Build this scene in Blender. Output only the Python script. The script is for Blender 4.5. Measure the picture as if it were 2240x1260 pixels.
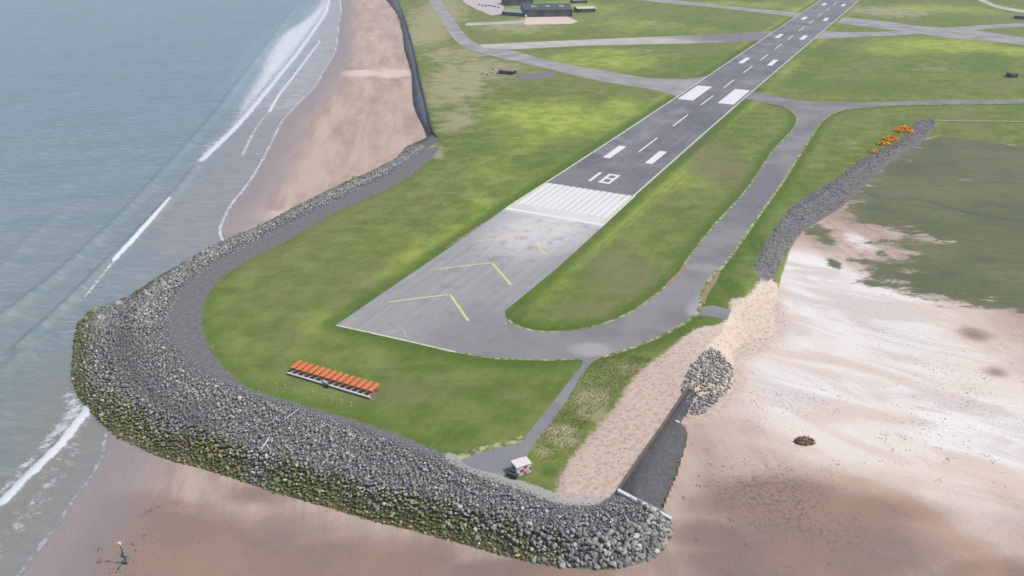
import bpy, bmesh, math, random
import numpy as np
from math import radians, sin, cos, tan, pi
R = random.Random(7)
rng = np.random.default_rng(11)
for o in list(bpy.data.objects): bpy.data.objects.remove(o)
C = bpy.context.scene.collection
S = bpy.context.scene

# ------------------------------------------------------------------ camera
HC, FP, PITCH = 122.6, 1823.0, radians(25.2)
cam_d = bpy.data.cameras.new('camera'); cam = bpy.data.objects.new('camera', cam_d); C.objects.link(cam)
cam.location = (0, 0, HC); cam.rotation_euler = (pi/2 - PITCH, 0, 0)
cam_d.sensor_width = 36; cam_d.lens = 36*FP/2240
cam_d.clip_start = 1; cam_d.clip_end = 30000
S.camera = cam

# ------------------------------------------------------------------ sky, sun, exposure
SUN_EL, SUN_AZ = radians(54), radians(102)          # azimuth clockwise from +Y (the view direction)
w = bpy.data.worlds.new('World'); S.world = w; w.use_nodes = True
sky = w.node_tree.nodes.new('ShaderNodeTexSky'); sky.sky_type = 'NISHITA'; sky.sun_disc = False
sky.sun_elevation = SUN_EL; sky.sun_rotation = SUN_AZ; sky.dust_density = 3.0; sky.ozone_density = 1.0
bg = w.node_tree.nodes['Background']; bg.inputs['Strength'].default_value = 0.15
w.node_tree.links.new(sky.outputs[0], bg.inputs[0])
sd = bpy.data.lights.new('sun', 'SUN'); sun = bpy.data.objects.new('sun', sd); C.objects.link(sun)
sd.energy = 3.0; sd.angle = radians(4.0); sd.color = (1.0, 0.95, 0.88)
sun.rotation_euler = (pi/2 - SUN_EL, 0, pi - SUN_AZ)
# the lamp shines along its -Z: from the sun's side (forward, right) towards the camera
S.view_settings.view_transform = 'Standard'; S.view_settings.look = 'None'
S.view_settings.gamma = 1; S.view_settings.exposure = 0.18
S.render.resolution_x = 1024; S.render.resolution_y = 576

# ------------------------------------------------------------------ survey: photo point -> place on level z
cp, sp = cos(PITCH), sin(PITCH)
def G(px, py, z=0.0):
    D = FP*sp + (py-630)*cp
    k = (HC-z)/D
    return ((px-1120)*k, (FP*cp-(py-630)*sp)*k)
def GP(pts, z=0.0): return np.array([G(x, y, z) for x, y in pts])
T0 = (np.array(G(1100,458))+np.array(G(1325,490)))/2
RD = np.array(G(1795,0))*.5+np.array(G(1880,0))*.5-T0; RD /= np.linalg.norm(RD)
RN = np.array([RD[1], -RD[0]])
def RW(s, t): p = T0+RD*s+RN*t; return (p[0], p[1])   # along / right of the runway from its threshold
RANG = math.atan2(RD[1], RD[0])
LOW, SEA = -4.5, -5.0

def smooth(P, n=4, closed=False):
    P = np.asarray(P, float); m = len(P); out = []
    rngi = range(m if closed else m-1)
    for i in rngi:
        p0 = P[(i-1) % m] if closed or i > 0 else P[i]
        p1 = P[i]; p2 = P[(i+1) % m]
        p3 = P[(i+2) % m] if closed or i < m-2 else P[i+1]
        for k in range(n):
            t = k/n
            out.append(.5*((2*p1)+(-p0+p2)*t+(2*p0-5*p1+4*p2-p3)*t*t+(-p0+3*p1-3*p2+p3)*t**3))
    if not closed: out.append(P[-1])
    return np.array(out)
def dist_line(X, Y, P, closed=False):
    d = np.full(X.shape, 1e9, np.float32); m = len(P)
    for i in range(m if closed else m-1):
        ax, ay = P[i]; bx, by = P[(i+1) % m]
        ex, ey = bx-ax, by-ay; L = ex*ex+ey*ey+1e-9
        t = np.clip(((X-ax)*ex+(Y-ay)*ey)/L, 0, 1)
        qx = X-ax-t*ex; qy = Y-ay-t*ey
        np.minimum(d, qx*qx+qy*qy, out=d)
    return np.sqrt(d)
def inside(X, Y, P):
    r = np.zeros(X.shape, bool); m = len(P)
    for i in range(m):
        ax, ay = P[i]; bx, by = P[(i+1) % m]
        if ay == by: continue
        c = (ay > Y) != (by > Y)
        r ^= c & (X < (bx-ax)*(Y-ay)/(by-ay)+ax)
    return r
def sdf(X, Y, P):
    return np.where(inside(X, Y, P), 1, -1)*dist_line(X, Y, P, True)
def sst(a, b, x): t = np.clip((x-a)/(b-a), 0, 1); return t*t*(3-2*t)

# ------------------------------------------------------------------ outlines
toe_px = [(760,-160),(800,-100),(828,-40),(845,0),(868,30),(880,70),(885,110),(900,160),(905,230),(930,285),(938,300),
 (890,320),(870,345),(820,372),(760,398),(700,427),(640,457),(560,500),(480,532),(400,577),(340,612),(290,645),(240,668),(200,680),
 (172,705),(161,760),(158,820),(170,865),(200,900),(240,940),(300,975),(350,1000),(430,1022),(520,1050),(600,1077),(700,1105),
 (800,1135),(900,1160),(1000,1187),(1100,1215),(1200,1237),(1290,1245),(1370,1240),(1430,1220),(1460,1190),(1472,1160),(1464,1140),
 (1450,1108),(1478,1040),(1502,960),(1494,926),(1512,895),(1545,866),(1592,852),(1605,800),(1600,768),(1640,745),(1690,735),(1700,715),(1690,680),
 (1700,640),(1716,585),(1742,520),(1790,476),(1850,440),(1905,386),(1940,355),(1997,318),(2060,297),(2240,320),(2700,345)]
crest_px = [(785,-160),(822,-100),(850,-40),(870,0),(885,40),(905,110),(925,200),(945,280),(957,300),
 (945,318),(880,357),(780,407),(700,440),(640,470),(540,518),(460,560),(380,605),(310,655),(262,705),(250,765),(262,825),(320,885),
 (420,930),(540,980),(650,1015),(760,1045),(900,1080),(1020,1112),(1130,1142),(1240,1165),(1330,1170),(1395,1155),(1425,1132),(1395,1100),
 (1350,1076),(1400,1000),(1450,930),(1480,886),(1506,848),(1518,818),(1530,790),(1545,765),(1560,745),(1580,725),(1590,700),(1600,680),(1625,650),(1648,600),
 (1676,545),(1710,492),(1732,466),(1780,434),(1838,400),(1888,358),(1945,332),(1980,306),(2010,272),(2040,266),(2240,266),(2700,272)]
far = [(6000, 2500), (6000, 11000), (-700, 11000)]
toe = np.vstack([smooth(GP(toe_px, LOW), 2), far])
crest = np.vstack([smooth(GP(crest_px, 0), 2), far])
slab_poly = np.vstack([GP([(1446,1116),(1462,1078),(1478,1040),(1490,1000),(1502,960),(1500,938),(1492,925),(1510,895),(1535,858)], LOW), GP([(1500,855),(1450,932),(1400,1002),(1352,1076)], 0)])
slab_poly = slab_poly*.995+slab_poly.mean(0)*.005
def height(X, Y):
    it = inside(X, Y, toe); ic = inside(X, Y, crest)
    dt = dist_line(X, Y, toe, True); dc = dist_line(X, Y, crest, True)
    t = dt/(dt+dc+1e-6)
    h = np.where(ic, 0.0, np.where(it, LOW*(1-t), LOW))
    h = np.where(inside(X, Y, slab_poly), np.minimum(h-.8, -.6), h)
    # shore: the beach sinks under the sea
    ds = sdf(X, Y, shore)
    b = np.clip(SEA-ds*0.022, SEA-2.5, LOW)
    b = np.maximum(b, np.where(ds > 0, -9, SEA+0.02-ds*0.022) )
    b = np.where(ds < -24, LOW, b)
    h = np.where(it, h, np.minimum(b, LOW))
    return h, it, ic, dt, dc, ds
shore_px = [(690,-160),(722,-80),(745,0),(742,50),(735,110),(712,150),(690,190),(655,225),(620,265),(600,305),(580,345),(560,380),(540,410),(515,440),
 (495,475),(485,510),(500,560),(400,640),(300,720),(260,800),(262,880),(243,930),(236,970),(225,1010),(200,1050),(170,1090),(135,1145),(100,1190),(70,1230),(45,1262),(0,1330),(-60,1400)]
shore = np.vstack([smooth(GP(shore_px, SEA), 3), [(-700,-50), (-11000, -50), (-11000, 11000), (-1500, 11000)]])

# ------------------------------------------------------------------ node helpers
def lin(c): return tuple(((v/255)/12.92 if v/255 <= .04045 else ((v/255+.055)/1.055)**2.4) for v in c)
ILL = 1.62
def A(r, g, b): return tuple(min(.85, v/ILL) for v in lin((r, g, b)))+(1,)    # paint/ground tone read off the photo -> albedo
class M:
    def __init__(s, name, rough=.9, spec=.25):
        s.m = bpy.data.materials.new(name); s.m.use_nodes = True; s.t = s.m.node_tree
        s.b = s.t.nodes['Principled BSDF']; s.b.inputs['Roughness'].default_value = rough
        s.b.inputs['Specular IOR Level'].default_value = spec
        s.geo = s.t.nodes.new('ShaderNodeNewGeometry').outputs['Position']
    def n(s, ty, **k):
        x = s.t.nodes.new('ShaderNode'+ty)
        for a, v in k.items(): setattr(x, a, v)
        return x
    def set(s, sock, v):
        if hasattr(v, 'links') or hasattr(v, 'is_linked'): s.t.links.new(v, sock)
        else: sock.default_value = v
    def map(s, sc=(1,1,1), rot=0, vec=None, loc=(0,0,0)):
        if rot:                                        # rot = direction in which the pattern runs
            y = s.n('Mapping'); s.set(y.inputs[0], vec or s.geo); y.inputs[2].default_value = (0,0,-rot); vec = y.outputs[0]; rot = 0
        x = s.n('Mapping'); s.set(x.inputs[0], vec or s.geo); x.inputs[3].default_value = sc; x.inputs[2].default_value = (0,0,rot); x.inputs[1].default_value = loc
        return x.outputs[0]
    def noise(s, scale, det=3, rough=.55, vec=None, dist=0):
        x = s.n('TexNoise'); s.set(x.inputs['Vector'], vec or s.geo); x.inputs['Scale'].default_value = scale
        x.inputs['Detail'].default_value = det; x.inputs['Roughness'].default_value = rough; x.inputs['Distortion'].default_value = dist
        return x.outputs[0]
    def vor(s, scale, vec=None, feat='F1', out=0):
        x = s.n('TexVoronoi', feature=feat); s.set(x.inputs['Vector'], vec or s.geo); x.inputs['Scale'].default_value = scale
        return x.outputs[out]
    def math(s, op, a, b=0.0):
        x = s.n('Math', operation=op); s.set(x.inputs[0], a); s.set(x.inputs[1], b); return x.outputs[0]
    def step(s, v, a, b, lo=0.0, hi=1.0):
        x = s.n('MapRange', interpolation_type='SMOOTHSTEP'); s.set(x.inputs[0], v)
        for i, q in zip((1,2,3,4), (a,b,lo,hi)): x.inputs[i].default_value = q
        return x.outputs[0]
    def mix(s, f, a, b, mode='MIX'):
        x = s.n('Mix', data_type='RGBA', blend_type=mode); s.set(x.inputs[0], f); s.set(x.inputs[6], a); s.set(x.inputs[7], b); return x.outputs[2]
    def attr(s, name):
        x = s.n('Attribute'); x.attribute_name = name; return x.outputs['Fac']
    def blob(s, p, rx, ry, rot=0, soft=.6):          # soft patch at a place on the ground: wear, soil, painted glare
        x = s.n('Mapping', vector_type='TEXTURE'); s.set(x.inputs[0], s.geo)
        x.inputs[1].default_value = (p[0], p[1], 0); x.inputs[2].default_value = (0,0,rot); x.inputs[3].default_value = (rx, ry, 1e5)
        l = s.n('VectorMath', operation='LENGTH'); s.set(l.inputs[0], x.outputs[0])
        return s.step(l.outputs['Value'], 1-soft, 1, 1, 0)
    def col(s, v): s.set(s.b.inputs['Base Color'], v)
    def bump(s, hgt, st=.3, d=.3):
        x = s.n('Bump'); x.inputs['Strength'].default_value = st; x.inputs['Distance'].default_value = d
        s.set(x.inputs['Height'], hgt); s.set(s.b.inputs['Normal'], x.outputs[0])
def plain(name, rgb, rough=.7, var=.12, sc=3, spec=.3, metal=0):
    m = M(name, rough, spec); n = m.noise(sc, 4)
    c = A(*rgb); m.col(m.mix(m.step(n, .3, .7), tuple(v*(1-var) for v in c[:3])+(1,), tuple(min(.85, v*(1+var)) for v in c[:3])+(1,)))
    m.b.inputs['Metallic'].default_value = metal
    return m.m

# ------------------------------------------------------------------ object helpers
def tag(o, label=None, cat=None, group=None, kind=None):
    if label: o['label'] = label
    if cat: o['category'] = cat
    if group: o['group'] = group
    if kind: o['kind'] = kind
    return o
def mesh_np(name, V, F, mat, parent=None, attrs=None, flat=True):
    me = bpy.data.meshes.new(name)
    V = np.asarray(V, np.float32); F = np.asarray(F, np.int32); k = F.shape[1]
    me.vertices.add(len(V)); me.vertices.foreach_set('co', V.ravel())
    me.loops.add(F.size); me.loops.foreach_set('vertex_index', F.ravel())
    me.polygons.add(len(F)); me.polygons.foreach_set('loop_start', np.arange(0, F.size, k, dtype=np.int32))
    me.polygons.foreach_set('loop_total', np.full(len(F), k, np.int32))
    for a, v in (attrs or {}).items():
        at = me.attributes.new(a, 'FLOAT', 'POINT'); at.data.foreach_set('value', np.asarray(v, np.float32))
    me.update(calc_edges=True)
    if not flat: me.polygons.foreach_set('use_smooth', np.ones(len(F), bool))
    me.materials.append(mat)
    o = bpy.data.objects.new(name, me); C.objects.link(o)
    if parent: o.parent = parent
    return o
class B:                                              # bmesh builder, one mesh per part
    def __init__(s): s.bm = bmesh.new()
    def box(s, c, d, rz=0, rx=0, ry=0, bev=0):
        from mathutils import Matrix, Euler
        r = bmesh.ops.create_cube(s.bm, size=1)
        m = Matrix.Translation(c) @ Euler((rx, ry, rz)).to_matrix().to_4x4() @ Matrix.Diagonal((*d, 1))
        bmesh.ops.transform(s.bm, matrix=m, verts=r['verts'])
        if bev:
            ed = {e for v in r['verts'] for e in v.link_edges}
            bmesh.ops.bevel(s.bm, geom=list(ed), offset=bev, segments=2, affect='EDGES', profile=.6)
        return s
    def poly(s, P, z, th=0):
        vs = [s.bm.verts.new((p[0], p[1], z)) for p in P]
        f = s.bm.faces.new(vs)
        if f.normal.z < 0 or (f.normal_update() or f.normal.z < 0): f.normal_flip()
        return s
    def prism(s, P, axis_from, axis_to):              # P: list of (u,v) profile, extruded along x
        a = [s.bm.verts.new((axis_from, u, v)) for u, v in P]; b = [s.bm.verts.new((axis_to, u, v)) for u, v in P]
        s.bm.faces.new(a[::-1]); s.bm.faces.new(b); n = len(P)
        for i in range(n): s.bm.faces.new((a[i], a[(i+1) % n], b[(i+1) % n], b[i]))
        return s
    def tube(s, p, q, r0, r1=None, n=8):
        from mathutils import Vector, Matrix
        p, q = Vector(p), Vector(q); d = q-p; r1 = r0 if r1 is None else r1
        r = bmesh.ops.create_cone(s.bm, cap_ends=True, segments=n, radius1=r0, radius2=r1, depth=d.length)
        m = Matrix.Translation((p+q)/2) @ d.to_track_quat('Z', 'Y').to_matrix().to_4x4()
        bmesh.ops.transform(s.bm, matrix=m, verts=r['verts']); return s
    def build(s, name, mat, parent=None):
        bmesh.ops.recalc_face_normals(s.bm, faces=s.bm.faces)
        me = bpy.data.meshes.new(name); s.bm.to_mesh(me); s.bm.free(); me.materials.append(mat)
        o = bpy.data.objects.new(name, me); C.objects.link(o)
        if parent: o.parent = parent
        return o
def empty(name, loc, rz=0, **k):
    o = bpy.data.objects.new(name, None); C.objects.link(o); o.location = loc; o.rotation_euler = (0,0,rz); o.empty_display_size = .5
    tag(o, **k); return o
def dup(o, parent=None, **k):
    c = o.copy(); C.objects.link(c); c.parent = parent
    for ch in list(o.children): dup(ch, c)
    tag(c, **k); return c
def sheet(name, P, z, mat, parent=None, kind='structure'):   # flat outline laid on the ground, facing up
    b = B(); vs = [b.bm.verts.new((p[0], p[1], z)) for p in P]
    f = b.bm.faces.new(vs); f.normal_update()
    if f.normal.z < 0: f.normal_flip()
    bmesh.ops.triangulate(b.bm, faces=[f])
    me = bpy.data.meshes.new(name); b.bm.to_mesh(me); b.bm.free(); me.materials.append(mat)
    o = bpy.data.objects.new(name, me); C.objects.link(o)
    if parent: o.parent = parent
    elif kind: o['kind'] = kind
    return o
def ribbon(name, P, wd, z, mat, parent=None, zs=None):
    P = np.asarray(P, float); t = np.gradient(P, axis=0); t /= np.linalg.norm(t, axis=1)[:, None]+1e-9
    nrm = np.stack([t[:, 1], -t[:, 0]], 1); wd = np.broadcast_to(wd, (len(P),))[:, None]
    a = P-nrm*wd/2; b = P+nrm*wd/2; zz = np.full(len(P), z) if zs is None else zs
    V = np.vstack([np.c_[a, zz], np.c_[b, zz]]); n = len(P); i = np.arange(n-1)
    F = np.stack([i, i+n, i+n+1, i+1], 1)
    return mesh_np(name, V, F, mat, parent)

# ------------------------------------------------------------------ ground masks
tx_out = smooth(GP([(1320,780),(1390,758),(1450,733),(1500,705),(1526,684),(1533,655),(1545,622),(1566,597),(1582,582),(1612,542),(1661,471),(1711,400),(1747,343),(1783,286),(1797,267),(1819,250),(1850,240),(1900,234),(1976,230),(2240,226),(2700,221)]), 4)
tx_in = smooth(GP([(1690,228),(1713,233),(1734,245),(1744,261),(1737,279),(1716,303),(1690,331),(1636,411),(1597,455),(1558,498),(1530,533),(1504,568),(1490,592),(1463,620),(1430,648),(1380,682),(1320,708),(1250,723),(1180,725),(1130,712),(1109,697)]), 4)
dune = smooth(GP([(1590,700),(1560,712),(1520,720),(1480,750),(1440,780),(1400,812),(1370,850),(1345,890),(1300,940),(1262,985),(1232,1030),(1215,1075),(1240,1120),(1360,1120),(1390,1100),
   (1420,1000),(1500,900),(1560,800),(1640,760),(1722,705),(1716,640),(1704,598),(1676,596),(1655,618),(1630,650),(1600,655)], 0), 2, True)
gravel = smooth(GP([(960,318),(945,345),(900,383),(840,418),(740,460),(640,520),(560,560),(485,608),(452,650),(442,700),(456,760),(498,812),(545,850),(600,868),(700,897),(800,927),(900,962),
   (1000,1005),(1060,1030),(1120,1055),(1180,1075),(1240,1095),(1290,1105),(1330,1090),(1352,1078),(1420,1132),(1330,1180),(1100,1150),(760,1060),(420,950),(230,840),(230,700),(400,590),(640,468),(880,352)], 0), 2, True)
marsh = np.vstack([smooth(GP([(2700,270),(2240,270),(2035,268),(1990,300),(1930,345),(1880,385),(1835,425),(1795,462),(1770,478),(1820,482),(1880,488),(1912,520),(1905,560),(1880,590),(1920,625),(1990,642),(2060,662),(2130,680),(2200,690),(2280,705),(2700,760)], LOW), 2)])
def ell(px, py, rx, ry, z=0):                         # a patch: centre and half-sizes as seen -> metres on the ground
    c = G(px, py, z); return c[0], c[1], abs(G(px+rx, py, z)[0]-c[0]), abs(G(px, py-ry, z)[1]-G(px, py+ry, z)[1])/2
def patches(X, Y, L, z=0):
    r = np.zeros(X.shape, np.float32)
    for px, py, rx, ry, k in L:
        cx, cy, ax, ay = ell(px, py, rx, ry, z)
        r = np.maximum(r, k*np.exp(-(((X-cx)/ax)**2+((Y-cy)/ay)**2)*1.1))
    return r
TAN = [(960,30,80,50,.9),(930,75,60,28,1.2),(1000,180,90,60,.9),(1060,150,120,30,.8),(1000,260,60,40,.8),(1120,58,110,14,.8),(1000,120,110,30,.7),(950,330,40,22,.8),(1160,45,80,12,.7),
       (1940,25,120,16,.8),(1290,880,60,60,.75),(1240,950,60,50,.7),(1190,990,30,20,.6),(1370,800,70,18,.6),(1580,560,10,60,.2),(1880,330,50,40,.35),(2050,150,60,12,.5),(1450,55,60,12,.5),(1400,110,60,8,.5)]
BRI = [(1250,12,160,14,.8),(1600,8,120,10,.8),(1500,60,120,14,.7),(2050,20,200,14,.7),(1200,72,120,10,.6),(1150,300,80,50,.7),(1360,235,80,30,.8),(1050,440,60,40,.6),(1330,115,100,12,.9),(1200,260,220,60,.9),(1400,55,220,22,.6),(1330,130,180,26,.8),(1100,380,120,60,.55),(2080,100,160,22,.9),(1950,110,130,18,.6),(1180,640,60,50,.6),(1780,28,60,22,.7),(2200,110,80,20,.8),
       (900,560,60,80,.5),(700,700,60,60,.4),(1260,560,60,60,.45),(1500,400,120,25,.4),(1600,330,90,20,.4),(1750,120,60,30,.4),(2240,15,120,12,.5),(700,900,120,22,.3)]  # brighter turf; sunlit gaps between clouds are painted into the colour here
BRO = [(850,860,200,50,.6),(1130,860,120,60,.4),(620,600,140,40,.45),(560,700,60,50,.4),(800,620,120,40,.4),(1360,600,110,80,.9),(1560,350,110,90,.9),(1280,680,100,40,.8),(700,560,110,30,.5),(950,850,160,40,.55),(1000,820,120,60,.4),(1150,170,60,12,.6),(840,810,80,30,.5),(1250,350,60,40,.4),(1850,200,160,20,.3),(1100,900,80,40,.3)]
DGR = [(1640,520,45,60,.9),(1590,620,40,40,.9),(1480,725,60,20,.9),(1400,790,60,14,.8),(700,660,60,70,.5),(1000,950,90,30,.6),(480,720,25,60,.5),(1900,190,300,30,.5),(1200,1030,30,25,.7),(1320,880,35,25,.8),
       (1250,480,30,60,.3),(900,730,80,12,.7),(1180,800,60,16,.6),(560,640,60,40,.3),(1560,660,30,30,.7),(1800,290,60,40,.4)]  # dark green turf, with broad cloud shade painted into the colour
WHI = [(1800,620,100,80,1.5),(1880,680,150,50,1.3),(1730,720,60,80,.8),(1700,850,60,70,1.2),(2120,940,160,60,1.3),(2000,860,100,50,.9),(1740,600,40,70,.8),(1700,640,60,60,.8),(1900,850,400,180,.55),(1990,760,260,90,.6),(1900,720,200,70,1.0),(1750,850,130,60,1.0),(2150,920,150,70,1.0),(2020,800,110,60,.7),(2200,1000,80,40,.7),(1960,650,90,40,.8),(1880,530,40,30,.8),(1700,760,60,40,.5),
       (2010,510,110,22,.5)]
SDK = [(700,1230,420,90,1.1),(1150,1250,320,50,1.0),(350,1190,180,110,1.0),(1750,1230,420,90,1.1),(560,1080,120,40,.6),(2150,1260,240,70,.9),(1000,1160,220,40,.6),(1700,1090,260,70,.95),(1900,1120,200,60,.9),(1560,1180,160,60,.9),(600,1180,300,80,.85),(300,1150,120,80,.7),(900,1240,400,40,.7),(2000,1200,300,50,.6),(1550,1060,60,50,.7),(1300,1250,200,40,.6),
       (2130,730,50,26,.8),(2180,815,40,20,.7),(1880,1050,60,10,.4)]
SPK = [(1680,1080,180,90,1.0),(1750,1150,160,60,.8),(1700,880,160,60,.55),(2100,840,200,120,.5),(1900,700,300,120,.3),(2020,940,120,60,.5),(860,300,20,60,.6)]
SAL = [(2030,524,80,30,.82),(2008,502,36,9,.5),(2061,521,36,11,.5),(2043,550,42,8,.5),(2111,393,36,6,.8),(2020,470,20,5,.5),(2110,330,60,7,.5),(2225,287,40,8,.8),(1870,455,14,6,.8),(2180,365,60,8,.4),(2150,420,80,10,.35),(1960,680,200,20,.3),(2150,655,90,16,.6)]
SWR = [(640,960,120,40,.9),(700,1000,140,24,.8),(850,1080,140,20,.8),(1000,1130,120,14,.5),(580,920,60,40,.5)]
PAL = [(680,470,260,22,.8),(560,500,160,14,.8),(860,160,60,12,1.0),(810,80,60,40,.4),(790,160,60,9,1.2),(1600,760,60,60,.4),(1560,960,60,60,.3),(900,370,80,40,.6)]

def ground_grid():
    ang = np.concatenate([np.linspace(-180,-48,34)[:-1], np.linspace(-48,48,680), np.linspace(48,180,34)[1:]])
    py = np.concatenate([np.array([20000,9000,5000,3200,2300,1800]), np.arange(1500,1200,-5), np.arange(1200,0,-1.9), np.arange(0,-206,-4.)])
    rr = np.array([G(1120, y)[1] for y in py]); rr = np.concatenate([[2.0] + [r for r in rr if r > 4], [9800]]); rr = np.unique(rr)
    a = np.radians(ang)
    X = rr[:, None]*np.sin(a)[None]; Y = rr[:, None]*np.cos(a)[None]
    return X.astype(np.float32), Y.astype(np.float32)
X, Y = ground_grid(); nr, na = X.shape
H, it, ic, dt, dc, ds = height(X, Y)
sd_crest = np.where(ic, dc, -dc)
sd_toe = np.where(it, dt, -dt)
low = 1-sst(-.5, .5, sd_toe)
pile_m = GP([(1492,868),(1505,820),(1530,790),(1552,768),(1580,770),(1606,790),(1600,830),(1572,858),(1545,882),(1515,888)], -1.5)
a_dune = np.maximum(sst(-4, 4, sdf(X, Y, dune)), sst(-6, -1, sdf(X, Y, pile_m)))
a_sand = np.maximum(np.where(X > -40, 1-sst(-2, 2, sd_toe), 1-sst(-1, 1, sd_toe)), a_dune)
bankm = GP([(1672,625),(1698,575),(1730,520),(1756,488),(1797,464),(1843,436),(1900,384),(1936,350),(1997,314),(2045,275),(2043,264),(2004,268),(1976,302),(1940,328),(1883,353),(1833,395),(1776,428),(1726,463),(1704,495),(1668,550),(1646,600)], -1)
a_grav = np.maximum(sst(-2.0, 2.0, sdf(X, Y, gravel)), sst(-2.5, 1.5, sdf(X, Y, bankm))*(1-np.clip(patches(X, Y, [(1668,635,44,50,1.2)]), 0, 1)))
slope = (it & ~ic)
a_marsh = sst(-30, 34, sdf(X, Y, marsh))
a_rock = np.where(slope & (X < G(1470,1150,LOW)[0]+1) , 1.0, 0.0)
def W0(l): return smooth(GP(l, LOW), 3, True)
TT_ = (X-T0[0])*RN[0]+(Y-T0[1])*RN[1]; SS_ = (X-T0[0])*RD[0]+(Y-T0[1])*RD[1]
BR2 = (.5*np.exp(-((np.abs(TT_)-29)/6)**2)*sst(-120,-60,SS_)).astype(np.float32)
a_marsh = np.maximum(a_marsh, .72*patches(X, Y, [(1797,512,46,26,1),(1826,578,24,22,1),(1975,600,60,22,.9),(1940,560,40,30,1),(2060,670,60,14,.7)], LOW))
chan = dist_line(X, Y, smooth(GP([(1880,414),(1910,428),(1950,436),(2011,436),(2065,450),(2129,468),(2240,484),(2400,500)], LOW), 3))
lf = W0([(1470,1075),(1540,1020),(1680,1004),(1800,1018),(1920,1050),(2020,1100),(2120,1180),(2200,1270),(1900,1400),(1300,1400),(1440,1240),(1490,1150)])
lf2 = W0([(200,1075),(300,1060),(420,1085),(560,1120),(700,1155),(900,1205),(1100,1250),(1300,1268),(1420,1262),(1500,1200),(1560,1300),(1300,1500),(-200,1500),(60,1300),(140,1180)])
lfd = sdf(X, Y, lf)
lowflat = np.maximum(.8*sst(-7, 15, lfd)*(.55+.45*sst(G(1500,1100,LOW)[0]-2, G(1680,1100,LOW)[0], X)), .9*sst(-5, 9, sdf(X, Y, lf2)))
tanrim = np.exp(-((lfd-3)/3.5)**2)*sst(G(1780,1020,LOW)[0]-6, G(1900,1050,LOW)[0], X)
rwe = np.array([RW(900,-24),RW(60,-23.5),RW(-60,-22.5),RW(-121,-21),RW(-119,22)]+[tuple(p) for p in GP([(1080,786),(1180,790),(1300,790)])])
ed_ = np.minimum(np.minimum(dist_line(X,Y,tx_out), dist_line(X,Y,tx_in)), np.minimum(dist_line(X,Y,rwe), dist_line(X,Y,np.array([RW(-85,23.5),RW(300,23.5)]))))
lush = np.exp(-(ed_/7)**2)*.75+np.exp(-(sdf(X,Y,gravel)/7)**2)*.55
pg = dist_line(X, Y, smooth(GP([(985,1000),(1030,1022),(1090,1046),(1150,1066),(1200,1084),(1250,1096),(1300,1092)]), 3))
AT = dict(pg=np.exp(-(pg/2.0)**2), rim=tanrim, chan=np.exp(-(chan/1.6)**2), sand=a_sand, grav=np.maximum(a_grav, a_rock), weed=np.where(slope & (dt < 7) & (X < G(1250,1240,LOW)[0]), 1.0, 0.0), marsh=a_marsh*low,
    tan=patches(X,Y,TAN), bright=np.maximum(patches(X,Y,BRI), BR2), brown=patches(X,Y,BRO), deep=np.maximum(patches(X,Y,DGR), lush.astype(np.float32)),
    white=patches(X,Y,WHI,LOW), dark=np.maximum(patches(X,Y,SDK,LOW), lowflat), speck=patches(X,Y,SPK,LOW), track=patches(X,Y,[(1960,725,120,45,1),(2060,780,100,30,.6),(1880,680,60,30,.5)],LOW), salt=patches(X,Y,SAL,LOW), swirl=patches(X,Y,SWR,LOW), pale=patches(X,Y,PAL,LOW),
    flat=patches(X,Y,[(1850,760,360,240,1.5),(2150,900,260,200,1.2),(1720,620,90,90,1.1),(1600,720,60,30,.7)],LOW), wet=np.clip(sst(-42, 4, ds), 0, 1)*low)
V = np.stack([X.ravel(), Y.ravel(), H.ravel()], 1)
i = np.arange(nr-1)[:, None]*na+np.arange(na-1)[None]
F = np.stack([i, i+1, i+na+1, i+na], 2).reshape(-1, 4)[:, ::-1]

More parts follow.
